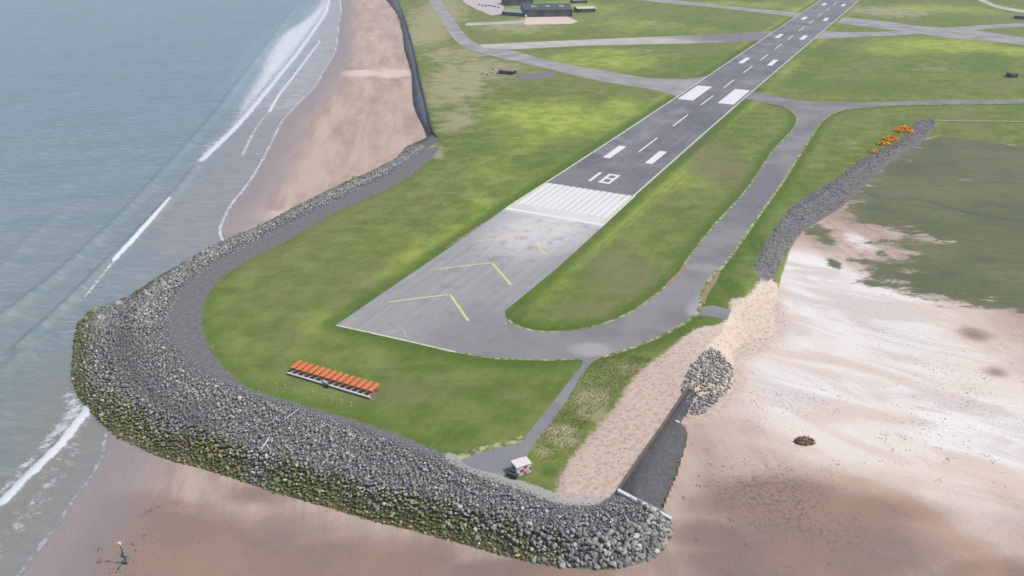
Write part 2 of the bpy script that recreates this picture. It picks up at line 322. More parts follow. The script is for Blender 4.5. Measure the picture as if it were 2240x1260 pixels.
# ground material: one recipe, blended by what grows or lies where, cloud light and shade painted in
def ground_material():
    g = M('ground_cover', .95, .15)
    nb = g.noise(.02, 5, .6); nm = g.noise(.09, 5, .6); nf = g.noise(.7, 4, .65); vf = g.noise(2.6, 3, .7)
    st = g.noise(.25, 5, .65, g.map((.22, 1, 1), RANG))                  # mowing streaks along the runway
    hz = g.noise(.12, 4, .6, g.map((.35, 1.3, 1)))
    n_ = lambda v, a: g.math('MULTIPLY', g.math('SUBTRACT', v, .5), a)
    def m_(name, amp, n=nm, a=.35, b=.65): return g.step(g.math('ADD', g.attr(name), n_(n, amp)), a, b)
    big = g.noise(.011, 6, .62, g.map((.55, 1.3, 1), RANG))
    grass = g.mix(g.step(nm, .35, .68), A(108,127,56), A(138,154,82))
    grass = g.mix(g.math('MULTIPLY', g.step(big, .5, .62), .6), grass, A(136,134,90))
    grass = g.mix(g.math('MULTIPLY', g.step(big, .5, .38), .45), grass, A(94,118,44))
    grass = g.mix(g.math('MULTIPLY', g.step(hz, .45, .7), .55), grass, A(142,156,92))
    grass = g.mix(g.math('MULTIPLY', g.step(st, .48, .72), .5), grass, A(98,118,54))
    grass = g.mix(g.math('MULTIPLY', m_('bright', 1.5, big, .2, .95), .85), grass, g.mix(g.step(nm, .35, .65), A(154,182,56), A(196,208,98)))
    grass = g.mix(g.math('MULTIPLY', m_('brown', 1.0, nb, .3, .9), .6), grass, A(140,134,104))
    grass = g.mix(g.math('MULTIPLY', m_('deep', 1.0, nm, .3, .8), .75), grass, A(76,110,32))
    tan_ = g.mix(g.step(nf, .3, .7), A(164,160,124), A(208,200,164))
    tan_ = g.mix(g.step(hz, .5, .65), tan_, A(146,148,106))
    grass = g.mix(g.math('MULTIPLY', m_('tan', 1.3, nm, .25, .75), .8), grass, tan_)
    grass = g.mix(g.math('MULTIPLY', g.step(vf, .35, .75), .25), grass, A(84,98,44), 'MIX')
    grass = g.mix(g.math('MULTIPLY', g.step(g.noise(.45, 5, .7, g.map((.4, 1, 1), RANG)), .5, .7), .28), grass, A(150,162,98))
    grass = g.mix(g.math('MULTIPLY', g.step(g.noise(.3, 5, .7, g.map((1, .5, 1))), .52, .7), .3), grass, A(90,108,50))
    # sand
    sst_ = g.noise(.11, 6, .65, g.map((.16, 1, 1), radians(97)))
    s2 = g.noise(.06, 6, .6, g.map((.4, 1.4, 1), radians(-32)), 1.2)
    sand = g.mix(g.step(sst_, .35, .65), A(180,158,146), A(210,188,174))
    sand = g.mix(g.math('MULTIPLY', g.step(s2, .42, .62), .5), sand, A(204,182,168))
    sand = g.mix(m_('flat', .6, g.noise(.03, 7, .65), .2, .8), sand, g.mix(g.step(s2, .38, .62), A(232,214,200), A(243,232,221)))
    sand = g.mix(m_('dark', .9, g.noise(.03, 6, .6, g.map((.6, 1.3, 1), radians(20)), 1), .2, .85), sand, g.mix(g.step(nb, .35, .65), A(142,125,119), A(166,140,125)))
    whi = g.mix(g.step(s2, .38, .6), A(228,217,212), A(250,246,243))
    sand = g.mix(m_('white', 1.1, g.noise(.05, 7, .65, None, .8), .25, .85), sand, whi)
    sand = g.mix(g.math('MULTIPLY', m_('pale', 1.0, nm, .3, .8), .8), sand, A(236,218,204))
    fl = g.noise(.16, 6, .7, g.map((.2, 1.3, 1), radians(-24)), 1.0)
    sand = g.mix(g.math('MULTIPLY', g.math('MULTIPLY', g.step(fl, .46, .6), g.attr('swirl')), .9), sand, A(214,196,186))
    sand = g.mix(g.math('MULTIPLY', m_('wet', .35, s2, .25, .95), .85), sand, A(158,150,152))
    sp = g.step(g.math('ADD', g.noise(.9, 5, .8), g.math('MULTIPLY', g.attr('speck'), .16)), .64, .70)
    sand = g.mix(g.math('MULTIPLY', sp, .55), sand, A(112,102,96))
    sand = g.mix(g.math('MULTIPLY', g.attr('rim'), .6), sand, A(194,158,134))
    wv = g.n('TexWave', wave_type='BANDS', bands_direction='Y'); g.set(wv.inputs[0], g.map((1,1,1), radians(-14))); wv.inputs['Scale'].default_value = .22; wv.inputs['Distortion'].default_value = 3; wv.inputs['Detail'].default_value = 3; wv.inputs['Detail Scale'].default_value = .5
    sand = g.mix(g.math('MULTIPLY', g.math('MULTIPLY', g.step(wv.outputs['Fac'], .72, .9), g.attr('track')), .6), sand, A(176,160,148))
    # dune sand carries a broken mat of dry plants
    mat_ = g.mix(g.step(nf, .45, .6), A(224,204,188), A(196,176,158))
    sand = g.mix(g.math('MULTIPLY', g.attr('dune'), .75), sand, mat_)
    # marsh
    mar = g.mix(g.step(nb, .35, .65), A(104,116,86), A(124,130,100))
    mar = g.mix(g.math('MULTIPLY', g.step(hz, .5, .7), .5), mar, A(92,102,76))
    mar = g.mix(g.math('MULTIPLY', g.step(g.noise(.1, 9, .78, g.map((.5,1.4,1))), .46, .62), .85), mar, A(126,120,94))
    mar = g.mix(g.math('MULTIPLY', g.step(g.noise(.35, 7, .8, g.map((.6,1.2,1))), .5, .68), .6), mar, A(78,88,62))
    mar = g.mix(m_('salt', 2.4, g.noise(.3, 7, .8, g.map((.45, 1.3, 1))), .68, .85), mar, A(196,184,164))
    mar = g.mix(g.math('MULTIPLY', g.attr('chan'), .4), mar, A(70,82,60))
    ms = m_('marsh', 2.3, g.noise(.045, 9, .72, g.map((.7, 1.2, 1))), .4, .64)
    c = g.mix(m_('sand', .9, nf), grass, g.mix(ms, sand, mar))
    gr = g.mix(g.step(nf, .3, .7), A(112,112,114), A(138,137,139))
    gr = g.mix(g.math('MULTIPLY', g.step(vf, .5, .7), .5), gr, A(92,92,92))
    gr = g.mix(g.attr('weed'), gr, g.mix(g.step(nf, .35, .65), A(84,84,58), A(116,118,80)))
    c = g.mix(m_('grav', .8, nf), c, gr)
    c = g.mix(g.math('MULTIPLY', m_('pg', .8, nf), .85), c, A(186,186,180))
    g.col(c)
    g.bump(g.math('ADD', g.math('MULTIPLY', vf, .5), nf), .5, .35)
    rr = g.math('MULTIPLY', g.attr('wet'), -.45); g.set(g.b.inputs['Roughness'], g.math('ADD', rr, .95))
    return g.m
AT['dune'] = a_dune
GM = ground_material()
fc = lambda a: (a.ravel()[F]).mean(1)
cls = np.where(fc(AT['grav']) > .5, 3, np.where(fc(AT['sand']) < .5, 0, np.where(fc(AT['marsh']) > .5, 2, 1)))
for k, nm_ in enumerate(['grass_field', 'beach', 'salt_marsh', 'gravel_bank']):
    Fk = F[cls == k]; u, inv = np.unique(Fk, return_inverse=True)
    o = mesh_np(nm_, V[u], inv.reshape(-1, 4), GM, attrs={a: v.ravel()[u] for a, v in AT.items()}, flat=False)
    o['kind'] = 'structure'

# ------------------------------------------------------------------ sea
keep = fc(ds) > -12
keep &= fc(np.where(ic, 1., 0.)) < .5
Fs = F[keep]; u, inv = np.unique(Fs, return_inverse=True)
xs, ys = X.ravel()[u], Y.ravel()[u]; dss = ds.ravel()[u]
def W(l): return smooth(GP(l, SEA), 3)
foamA = W([(440,352),(447,320),(480,298),(510,262),(530,212),(560,165),(580,120),(615,72),(655,48),(688,18),(705,-10),(722,-60),(735,-50),(720,0),(712,30),(690,62),(655,112),(612,165),(562,226),(512,283)])
foamB = W([(128,872),(140,820),(160,850),(200,890),(150,952),(80,1022),(0,1102),(-60,1160),(-60,1120),(0,1060),(55,1000),(100,945),(135,900)])
def sdp(P): return sdf(xs, ys, P)
def ln(l, wd): return np.exp(-(dist_line(xs, ys, W(l))/wd)**2)
foam = .86*sst(-14, 12, sdp(foamA)) + .9*sst(-5, 7, sdp(foamB))
foam = np.maximum(foam, 1.25*np.exp(-(dist_line(xs,ys,W([(440,352),(512,283),(562,226),(612,165),(655,112),(690,62),(712,30),(720,0)]))/2.2)**2))
foam = np.maximum(foam, 1.2*ln([(590,243),(612,205),(640,170),(655,150),(700,90)], 1.5))
foam = np.maximum(foam, 1.4*ln([(250,572),(290,530),(340,475),(372,438)], .8))
foam = np.maximum(foam, .6*ln([(372,438),(395,405)], .8))
foam = np.maximum(foam, .75*ln([(530,340),(560,280),(590,243)], 1.6))
foam = np.maximum(foam, .8*ln([(185,650),(250,572)], .8))
foam = np.maximum(foam, 1.2*ln([(195,892),(150,955),(80,1026),(0,1104)], 1.6))
edge = np.exp(-((dss-.8)/1.1)**2)
foam = np.maximum(foam, np.where(ys > 200, .85, .55)*edge)
haze_ = sst(-30, 14, sdp(W([(745,0),(735,110),(690,190),(640,240),(560,225),(560,165),(585,110),(640,50),(700,0)])))*.42
mid = np.exp(-((dss-9)/6.)**2)*(ys < 200)*.5
foam = np.maximum(foam, mid)
swell = ln([(650,10),(600,80),(540,160),(460,265),(360,375),(260,480),(130,600),(0,700)], 2.3)+.8*ln([(430,365),(370,440),(250,560),(120,690),(40,760)], 1.8)+.6*ln([(0,590),(70,520),(130,470)],3)+.5*ln([(0,820),(80,740)],2.5)
wave = ln([(440,352),(512,283),(562,226),(655,112),(712,30)], 2.2)*.5+ln([(250,572),(372,438)], 1.2)*.5+ln([(195,892),(80,1026),(0,1104)], 2.)*.5
zs = SEA+1.5*swell+wave+.12*foam.clip(0,1)
deep_ = sst(0, 140, dss)
wm = M('sea_water', .28, .5)
nz = wm.noise(.035, 5, .6, wm.map((.45, 1.5, 1), radians(12)))
rp = wm.noise(.22, 5, .65, wm.map((.4, 1.5, 1), radians(-8)))
rp2 = wm.noise(.9, 4, .65, wm.map((.5, 1.4, 1), radians(-8)))
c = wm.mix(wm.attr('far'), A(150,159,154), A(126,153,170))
c = wm.mix(wm.math('MULTIPLY', wm.step(nz, .4, .65), .6), c, A(118,142,148))
c = wm.mix(wm.math('MULTIPLY', wm.step(rp, .48, .68), .75), c, A(164,178,184))
c = wm.mix(wm.math('MULTIPLY', wm.step(rp2, .46, .7), .5), c, A(108,128,134))
c = wm.mix(wm.step(wm.attr('shal'), 0, 1), c, wm.mix(wm.step(rp, .4, .65), A(152,153,154), A(170,164,165)))
c = wm.mix(wm.math('MULTIPLY', wm.attr('sandy'), .8), c, A(146,144,134))
fn = wm.noise(.5, 6, .75); fn2 = wm.noise(2.2, 4, .7)
ff = wm.math('ADD', wm.attr('foam'), wm.math('MULTIPLY', wm.math('SUBTRACT', fn, .5), 1.5))
ff = wm.math('ADD', ff, wm.math('MULTIPLY', wm.math('SUBTRACT', fn2, .5), .5))
fm = wm.step(ff, .45, .85)
fm = wm.math('MAXIMUM', fm, wm.math('MULTIPLY', wm.attr('mist'), wm.step(wm.noise(.12, 6, .7), .25, .65)))
wm.col(wm.mix(fm, c, A(226,232,238)))
wm.set(wm.b.inputs['Roughness'], wm.math('ADD', .25, wm.math('MULTIPLY', fm, .6)))
wm.bump(wm.math('ADD', wm.math('MULTIPLY', rp, 1.2), wm.math('MULTIPLY', rp2, .4)), .5, .8)
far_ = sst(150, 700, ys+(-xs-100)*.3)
shal = (1-sst(5, 55, dss))*sst(240, 330, ys)
shal = np.maximum(shal, (1-sst(2, 30, dss))*.7)
sandy = np.maximum(np.exp(-((dss-12)/14)**2)*(1-sst(190,240,ys)), 0)
mistp = haze_*.9
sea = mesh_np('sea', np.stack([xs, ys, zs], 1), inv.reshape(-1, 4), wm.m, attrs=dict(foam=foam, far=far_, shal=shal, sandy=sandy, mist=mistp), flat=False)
sea['kind'] = 'structure'

# ------------------------------------------------------------------ runway and pavements
def runway_mat():
    r = M('runway_asphalt', .72, .35)
    st = r.noise(.25, 5, .6, r.map((.06, 1.6, 1), 0, r.map((1,1,1), RANG)))
    nm = r.noise(.03, 4, .6); nf = r.noise(1.5, 4, .7)
    c = r.mix(r.step(nm, .35, .65), A(110,111,119), A(134,134,140))
    c = r.mix(r.math('MULTIPLY', r.step(r.noise(.045, 6, .62), .52, .66), .7), c, A(158,158,164))
    c = r.mix(r.math('MULTIPLY', r.step(st, .45, .7), .45), c, A(150,150,155))
    c = r.mix(r.math('MULTIPLY', r.step(nf, .4, .8), .2), c, A(96,97,102))
    # the old, paler concrete before the threshold
    x = r.n('VectorMath', operation='DOT_PRODUCT'); r.set(x.inputs[0], r.geo); x.inputs[1].default_value = (RD[0], RD[1], 0)
    s = r.math('SUBTRACT', x.outputs['Value'], float(T0 @ RD))
    old = r.mix(r.step(st, .3, .75), A(158,157,160), A(178,177,178))
    old = r.mix(r.math('MULTIPLY', r.step(nm, .4, .6), .4), old, A(164,164,168))
    dk = r.noise(.3, 4, .6, r.map((.04, 2.4, 1), 0, r.map((1,1,1), RANG)))
    old = r.mix(r.math('MULTIPLY', r.step(dk, .55, .75), .25), old, A(112,110,116))
    old = r.mix(r.math('MULTIPLY', r.math('MULTIPLY', r.blob(RW(-12, 2), 52, 30, RANG, .75), r.step(r.noise(.12, 5, .6), .1, .55)), .85), old, A(230,226,223))  # bright patch at the threshold: glare through a cloud gap, painted into the colour
    old = r.mix(r.math('MULTIPLY', r.blob(RW(-112, 26), 44, 30, RANG, .8), .9), old, A(144,144,148))
    old = r.mix(r.math('MULTIPLY', r.step(r.noise(.7, 6, .8), .55, .75), .3), old, A(120,118,122))
    tt = r.n('VectorMath', operation='DOT_PRODUCT'); r.set(tt.inputs[0], r.geo); tt.inputs[1].default_value = (RN[0], RN[1], 0)
    tv = r.math('SUBTRACT', tt.outputs['Value'], float(T0 @ RN))
    jt = r.math('ABSOLUTE', r.math('SUBTRACT', r.math('FRACT', r.math('DIVIDE', tv, 5.6)), .5)); js = r.math('ABSOLUTE', r.math('SUBTRACT', r.math('FRACT', r.math('DIVIDE', s, 14.0)), .5))
    old = r.mix(r.math('MULTIPLY', r.step(r.noise(.11, 7, .7), .52, .64), .5), old, A(140,139,136))
    old = r.mix(r.math('MULTIPLY', r.step(r.noise(.3, 6, .75), .56, .7), .5), old, A(196,195,190))
    jn = r.step(r.noise(.2, 4, .6), .42, .6)
    old = r.mix(r.math('MULTIPLY', r.math('MULTIPLY', r.math('MAXIMUM', r.step(jt, .47, .49), r.step(js, .488, .496)), jn), .35), old, A(118,118,118))
    c = r.mix(r.math('MULTIPLY', r.math('MULTIPLY', r.step(jt, .475, .49), jn), .3), c, A(150,150,154))
    rb = r.math('MULTIPLY', r.math('MULTIPLY', r.step(r.math('ABSOLUTE', tv), 7.5, 2.0), r.step(s, 50, 160)), r.math('MULTIPLY', r.step(s, 520, 300), r.step(st, .35, .65)))
    c = r.mix(r.math('MULTIPLY', rb, .4), c, A(84,84,90))
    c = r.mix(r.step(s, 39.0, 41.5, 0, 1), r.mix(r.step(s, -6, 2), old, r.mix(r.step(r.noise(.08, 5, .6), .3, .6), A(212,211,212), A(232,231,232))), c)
    r.col(c); r.bump(nf, .15, .05)
    return r.m
rwm = runway_mat()
P = [RW(-121,-20.6), RW(-60,-21.3), RW(0,-22.8), RW(60,-22.2), RW(250,-21.6), RW(900,-23), RW(2600,-23), RW(2600,23), RW(900,23), RW(290,21.6), RW(45,22.2), RW(0,23), RW(-50,23.5), RW(-88,22.4), RW(-100,30), RW(-118.5,24)]
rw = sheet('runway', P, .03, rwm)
def pavement(name, rgb1, rgb2, extra=(), rough=.8, sdir=None):
    m = M(name, rough, .3); nm = m.noise(.06, 5, .6); nf = m.noise(1.2, 4, .7)
    c = m.mix(m.step(nm, .35, .65), A(*rgb1), A(*rgb2))
    c = m.mix(m.math('MULTIPLY', m.step(nf, .45, .8), .25), c, A(*[v*.8 for v in rgb1]))
    for p, rx, ry, rot, rgb, k in extra: c = m.mix(m.math('MULTIPLY', m.math('MULTIPLY', m.blob(p, rx, ry, rot), m.step(m.noise(.25, 4), .2, .5)), k), c, A(*rgb))
    m.col(c); m.bump(nf, .15, .05); return m.m
txm = pavement('taxiway_asphalt', (130,130,132), (150,150,150), [
    (G(1295,765), 9, 6, 0, (206,204,204), .8), (G(1530,670), 5, 12, -.4, (196,198,204), .7), (G(1480,640), 22, 20, 0, (158,157,162), .6), (G(1200,760), 40, 12, 0, (150,149,152), .5),
    (G(1540,585), 9, 5, 0, (176,174,176), .5), (G(1660,420), 14, 60, -.45, (122,122,130), .8)])
P = [RW(-118.8, 6), *GP([(960,764),(1080,784),(1180,788),(1255,786)]), *tx_out, *GP([(2700,214),(2240,216),(2000,220),(1890,225),(1783,223),(1726,217),(1668,202)]), RW(288, 18), RW(268, 18), *GP([(1640,219)]), *tx_in, RW(-87, 20), RW(-95, 6)]
tx = sheet('taxiway', P, .016, txm)
ptm = pavement('worn_taxiway', (150,151,153), (178,178,174))
pale = pavement('pale_concrete', (186,184,178), (206,204,196), [(G(1620,80), 90, 60, 0, (120,118,122), .9)])
def road(name, pts, mat, z=.016, n=3):
    P = smooth(GP(pts), n, True); return sheet(name, P, z, mat)
def strip(pts): return pts
sheet('taxiway', np.vstack([smooth(GP([(925,-40),(938,0),(960,35),(985,75),(1010,100),(1050,115),(1110,130),(1190,148),(1280,170),(1370,187),(1430,196),(1490,214)]), 4), smooth(GP([(1575,160),(1515,172),(1480,172),(1440,172),(1400,168),(1300,151),(1200,132),(1130,113),(1080,103),(1040,94),(1012,68),(985,33),(965,0),(945,-40)]), 4)]), .012, ptm)
sheet('taxiway', np.vstack([GP([(1050,97),(1100,95),(1180,91),(1300,86),(1400,82),(1500,78),(1600,73),(1697,68)]), GP([(1662,88),(1600,92),(1500,95),(1400,97),(1300,99),(1200,104),(1120,108),(1060,105)])]), .021, pale)
sheet('taxiway', np.vstack([smooth(GP([(1380,-10),(1470,0),(1560,9),(1640,18),(1755,28)]), 3), smooth(GP([(1738,37),(1640,25),(1550,15),(1440,5),(1370,-4)]), 3)]), .012, ptm)
sheet('taxiway', np.vstack([smooth(GP([(1845,38),(1930,46),(2010,57),(2090,62),(2150,68),(2240,82),(2500,115)]), 3), smooth(GP([(2500,134),(2240,98),(2140,89),(2060,80),(1980,69),(1900,59),(1830,50)]), 3)]), .012, ptm)
sheet('taxiway', np.vstack([smooth(GP([(1785,66),(1840,70),(1900,70),(1980,67),(2060,61),(2150,55),(2240,50),(2500,36)]), 3), smooth(GP([(2500,46),(2240,58),(2100,68),(2000,75),(1900,80),(1765,86)]), 3)]), .008, ptm)
sheet('perimeter_road', np.vstack([smooth(GP([(2135,-10),(2160,2),(2185,12),(2240,22),(2400,45)]), 3), smooth(GP([(2400,50),(2240,28),(2180,17),(2150,5),(2120,-10)]), 3)]), .01, pale)
sheet('access_road', np.vstack([GP([(1018,50),(1080,48),(1150,44),(1150,50),(1080,54),(1020,56)])]), .03, pale)
trm = pavement('track_tarmac', (136,137,141), (152,152,154), [(G(1060,1005), 8, 5, 0, (140,146,148), .7)])
sheet('access_track', np.vstack([smooth(GP([(1262,786),(1276,792),(1250,828),(1215,872),(1175,922),(1145,958),(1105,972),(1050,985),(1008,1000),(1025,1020),(1075,1034),(1135,1046)]), 3), smooth(GP([(1165,1030),(1150,1010),(1160,985),(1188,948),(1218,910),(1248,862),(1282,808),(1300,790),(1325,777)]), 3)]), .024, trm)
sheet('spur_road', GP([(1527,672),(1560,668),(1600,678),(1590,700),(1560,693),(1520,690)]), .02, trm)
sheet('sand_apron', GP([(1140,48),(1155,38),(1240,36),(1265,47),(1250,52),(1150,54)]), .02, plain('raked_sand', (236,214,200)))

# runway paint: parts of the runway
wp = M('white_paint', .6, .3); q = wp.noise(2.2, 5, .7); wp.col(wp.mix(wp.step(q, .5, .85), A(248,248,248), A(190,190,190))); wp = wp.m
yp = M('yellow_paint', .6, .3); q = yp.noise(1.2, 5, .7); yp.col(yp.mix(yp.step(q, .42, .68), A(236,232,158), A(184,182,156))); yp = yp.m
ep = M('edge_paint', .6, .3); q = ep.noise(.8, 5, .7); ep.col(ep.mix(ep.step(q, .4, .7), A(232,234,206), A(190,196,160))); ep = ep.m
def marks(name, rects, mat, z=.05):
    b = B()
    for s0, s1, t0, t1 in rects: b.poly([RW(s0,t0), RW(s0,t1), RW(s1,t1), RW(s1,t0)], z)
    return b.build(name, mat, rw)
marks('threshold_line', [(-1.0, 1.3, -22.3, 22.6)], wp)
st = []
for k in range(14):
    t = -20.4+k*3.02
    st.append((8.5, 40.5, t, t+1.75))
marks('threshold_stripes', st, wp)
marks('threshold_corner', [(1.5, 40.5, -22.4, -21.3), (1.5, 40.5, 21.0, 22.4)], ep, .052)
# designation 18, read when approaching: the 1 is a plain bar, the 8 is square
marks('runway_number', [(52,67,-5.4,-3.9), (52,67,-.2,1.2), (52,67,4.2,5.6), (52,54,1.2,4.2), (65,67,1.2,4.2), (58.7,60.5,1.2,4.2)], wp)
for s0 in range(7):
    marks('centreline_dash', [(110+61*s0, 142+61*s0, -.45, .45)], wp)
for s0 in range(7, 26):
    marks('centreline_dash', [(110+61*s0, 142+61*s0, -.45, .45)], wp)
for s0, ln_ in ((92,25),(394,28),(543,27),(688,26),(836,26),(985,26)):
    for sg in (-1, 1): marks('touchdown_mark', [(s0, s0+ln_, sg*9.4, sg*13.4)], wp)
for sg in (-1, 1): marks('aiming_point_mark', [(243, 292, sg*8.2, sg*18.6)], wp)
def poly_rw(name, pts, wd, z, mat): return ribbon(name, [RW(*p) for p in pts], wd, z, mat, rw)
poly_rw('edge_line', [(2,-22.6),(60,-21.7),(160,-21.0),(250,-20.9),(500,-21.5),(900,-22.3),(2500,-22.4)], .9, .05, ep)
poly_rw('edge_line', [(2,22.4),(43,21.4),(160,20.7),(290,20.5),(500,21.2),(917,22.3),(2500,22.4)], .9, .05, ep)
for a_ in (-85.2, -54.9, -24.3):
    for sg in (-1, 1):
        if a_ == -24.3:
            segs = [((a_, 0), (a_-14.5, -15.3))] if sg < 0 else [((a_-7.5, 7.5), (a_-14.5, 14.5))]
        else: segs = [((a_, 0), (a_-14.2, sg*15.2))]
        for p0, p1 in segs: poly_rw('chevron_arm', [p0, p1], .95 if sg > 0 else .75, .05, yp)
fp = plain('faded_paint', (190,190,176), .7, .1); poly_rw('chevron_arm', [(-113.6,0),(-118.4,-4.4)], .5, .05, fp); poly_rw('chevron_arm', [(-113.6,0),(-117.6,3.6)], .5, .052, fp)
poly_rw('pavement_edge', [(-120.8,-20.4),(-119.6,0),(-118.6,22)], .7, .048, ep)

# pale crumbling verges along the pavements
vm = M('verge', .95, .1); q = vm.noise(.35, 5, .75); vm.col(vm.mix(vm.step(q, .42, .6), A(110,122,72), A(196,196,158))); vm = vm.m
def verge(P, wd=1.0, z=.028): o = ribbon('verge', P, wd, z, vm); o['kind'] = 'structure'; return o
verge(tx_out[:84], 1.2); verge(tx_in[3:], .9)
verge(GP([(960,764),(1020,774),(1080,784),(1180,788),(1255,786)]), .8)
verge(np.array([RW(-50+k*30, -22.6-.0*k) for k in range(2)]), .5, .034)
verge(smooth(GP([(1000,1002),(1050,984),(1105,971),(1145,957)]), 4), 2.2, .03)
bs = plain('bare_soil', (168,140,118), .95, .2, 1.0)
for k, pts in enumerate([[(1456,622),(1474,604),(1488,590),(1494,578),(1500,580),(1492,596),(1476,612),(1460,628)], [(1536,650),(1548,624),(1566,602),(1576,594),(1566,618),(1548,644),(1541,668)]]):
    sheet('bare_soil', smooth(GP(pts), 3, True), .034, bs)

tk_ = M('wheel_track', .95, .1); q = tk_.noise(.3, 5, .7); tk_.col(tk_.mix(tk_.step(q, .42, .6), A(112,128,62), A(150,158,98))); tk_ = tk_.m
for pts_, w_ in (([(1328,198),(1400,203),(1484,213)], .9), ([(1845,190),(1900,200),(1940,215)], .8)):
    o = ribbon('wheel_track', smooth(GP(pts_), 6), w_, .012, tk_); o['kind'] = 'structure'
for t_ in (30.5, 33.5):
    o = ribbon('wheel_track', np.array([RW(s_, t_+.4*sin(s_*.05)) for s_ in np.arange(-30, 240, 6)]), .55, .012, tk_); o['kind'] = 'structure'
# ------------------------------------------------------------------ rocks
def ico_protos(n, seed, sub=1):
    r = np.random.default_rng(seed); out = []
    for k in range(n):
        bm = bmesh.new(); bmesh.ops.create_icosphere(bm, subdivisions=sub, radius=1)
        v = np.array([x.co[:] for x in bm.verts]); f = np.array([[q.index for q in p.verts] for p in bm.faces]); bm.free()
        nn = 8; d = r.normal(size=(nn, 3)); d /= np.linalg.norm(d, axis=1)[:, None]; h = r.uniform(.38, .72, nn)
        for a, b in zip(d, h):                                      # chop flat faces
            e = v @ a - b; v -= np.where(e > 0, e, 0)[:, None]*a
        v *= r.uniform(.75, 1.2, 3); v += r.normal(scale=.03, size=v.shape)
        out.append((v*.74, f))
    return out
PR = ico_protos(14, 5, 2); PRl = ico_protos(10, 6, 1)
def jitter_points(poly, spacing, seed):
    r = np.random.default_rng(seed); mn, mx = poly.min(0), poly.max(0)
    gx, gy = np.meshgrid(np.arange(mn[0], mx[0], spacing), np.arange(mn[1], mx[1], spacing))
    gx = gx+r.uniform(-.45, .45, gx.shape)*spacing; gy = gy+r.uniform(-.45, .45, gy.shape)*spacing
    gx, gy = gx.ravel(), gy.ravel(); k = inside(gx, gy, poly); return gx[k], gy[k]
i0 = next(i for i, p in enumerate(toe_px) if p == (890,320)); i1 = next(i for i, p in enumerate(toe_px) if p == (1464,1140))
inner = [(1350,1080),(1300,1098),(1240,1100),(1180,1078),(1120,1054),(1060,1035),(1000,1008),(900,968),(800,932),(700,902),(640,880),(560,855),(500,832),(430,790),(385,740),(372,690),(395,640),(450,590),(540,540),(640,487),(760,430),(860,380),(935,318)]
rock_poly = np.vstack([GP(toe_px[i0:i1+1], LOW), GP(inner, 0)])
pts = []
def add_rocks(poly, sp, seed, zf, smin, smax, zone):
    x, y = jitter_points(poly, sp, seed); r = np.random.default_rng(seed+1)
    h, it_, ic_, dt_, dc_, ds_ = height(x, y)
    s = r.uniform(smin, smax, len(x))*np.where(r.random(len(x)) < .05, r.uniform(1.2, 1.6, len(x)), 1)*.94
    for k in range(len(x)): pts.append((x[k], y[k], h[k], s[k], dt_[k] if it_[k] else 0, bool(ic_[k]), zone))
near_poly = rock_poly
add_rocks(rock_poly, .7, 3, None, .38, .95, 'armour')
bank_px = [(1694,610),(1712,560),(1736,516),(1761,486),(1797,464),(1843,436),(1900,384),(1936,350),(1997,314),(2043,276),(2043,266),(2004,270),(1976,304),(1940,330),(1883,355),(1833,397),(1776,430),(1726,466),(1704,498),(1672,550),(1648,600)]
bank_poly = GP(bank_px, -2)
add_rocks(bank_poly, 1.0, 23, None, .6, 1.1, 'bank')
pile_poly = smooth(GP([(1492,868),(1505,820),(1530,790),(1552,768),(1580,770),(1606,790),(1600,830),(1572,858),(1545,882),(1515,888)], -1.5), 2, True)
add_rocks(pile_poly, .85, 43, None, .6, 1.1, 'pile')
KL = np.array([G(1345,1077,.3), G(1470,1142,LOW+.6)])
pts = [p for p, dk_ in zip(pts, dist_line(np.array([q[0] for q in pts]), np.array([q[1] for q in pts]), KL)) if dk_ > .9]
pts = np.array([(a,b,c,d,e,f,{'armour':0,'bank':1,'pile':2}[z]) for a,b,c,d,e,f,z in pts])
rk = np.random.default_rng(77)
n = len(pts)
x, y, h, s, dte, icr, zone = pts.T
lumps = np.sin(x*.21+1)*np.cos(y*.17)*.35+np.sin(x*.5+y*.37)*.2
# large stones at the toe and tip, smaller towards the crest
tip = G(1380,1180,-2); dtip = np.hypot(x-tip[0], y-tip[1])
s = s*np.where(zone == 0, np.where(icr > 0, .8, 1.05)+.6*np.exp(-(dtip/16)**2)*(icr < 1), 1)
edge_in = dist_line(x, y, GP(inner, 0))
s = np.where(zone == 0, s*np.clip(.45+edge_in/9, .45, 1), s)
edge_b = np.where(zone == 2, np.clip(dist_line(x, y, pile_poly, True)/3.0, 0, 1), 0)
zc = h+np.where(icr > 0, .1, .05)+lumps*.35*np.where(zone == 0, np.clip(edge_in/8, 0, 1), .5)+edge_b*.35
zc += np.where(zone == 0, .7*np.clip(edge_in/6, 0, 1)*np.clip(dte/4, 0, 1), 0)
alg = np.where(zone == 0, np.clip(1.15-(dte+rk.normal(scale=2.1, size=n))/ (7.6+1.6*np.sin(x*.06)+1.2*np.sin(x*.23)), 0, 1)*(1-.93*np.exp(-(dtip/26)**4)), 0)
gapc = np.exp(-((x-G(560,1050,-3)[0])/5)**2); alg *= 1-.8*gapc
tint = np.clip(rk.normal(.31, .15, n), .03, 1); tint = np.where(rk.random(n) < .05, rk.uniform(.85, 1, n), tint)
tr_ = GP([(330,600),(290,650),(272,700),(268,760),(285,815),(330,870),(400,915),(460,945)], -1)
tint = np.where(zone == 0, tint*(1-.6*np.exp(-(dist_line(x, y, smooth(tr_, 3))/3.2)**2)), tint)  # shade along the crest at the bend, painted into the stone tint
tint = np.where(zone == 1, tint*.5, tint)
s = np.where((zone == 0) & (y > 230), s*1.5, s)
rz = rk.uniform(0, 2*pi, n); tl = rk.normal(scale=.35, size=(n, 2))
dist = np.sqrt(x**2+y**2+(HC-zc)**2)
rm = M('armour_rock', .85, .3)
nf = rm.noise(1.6, 4, .65)
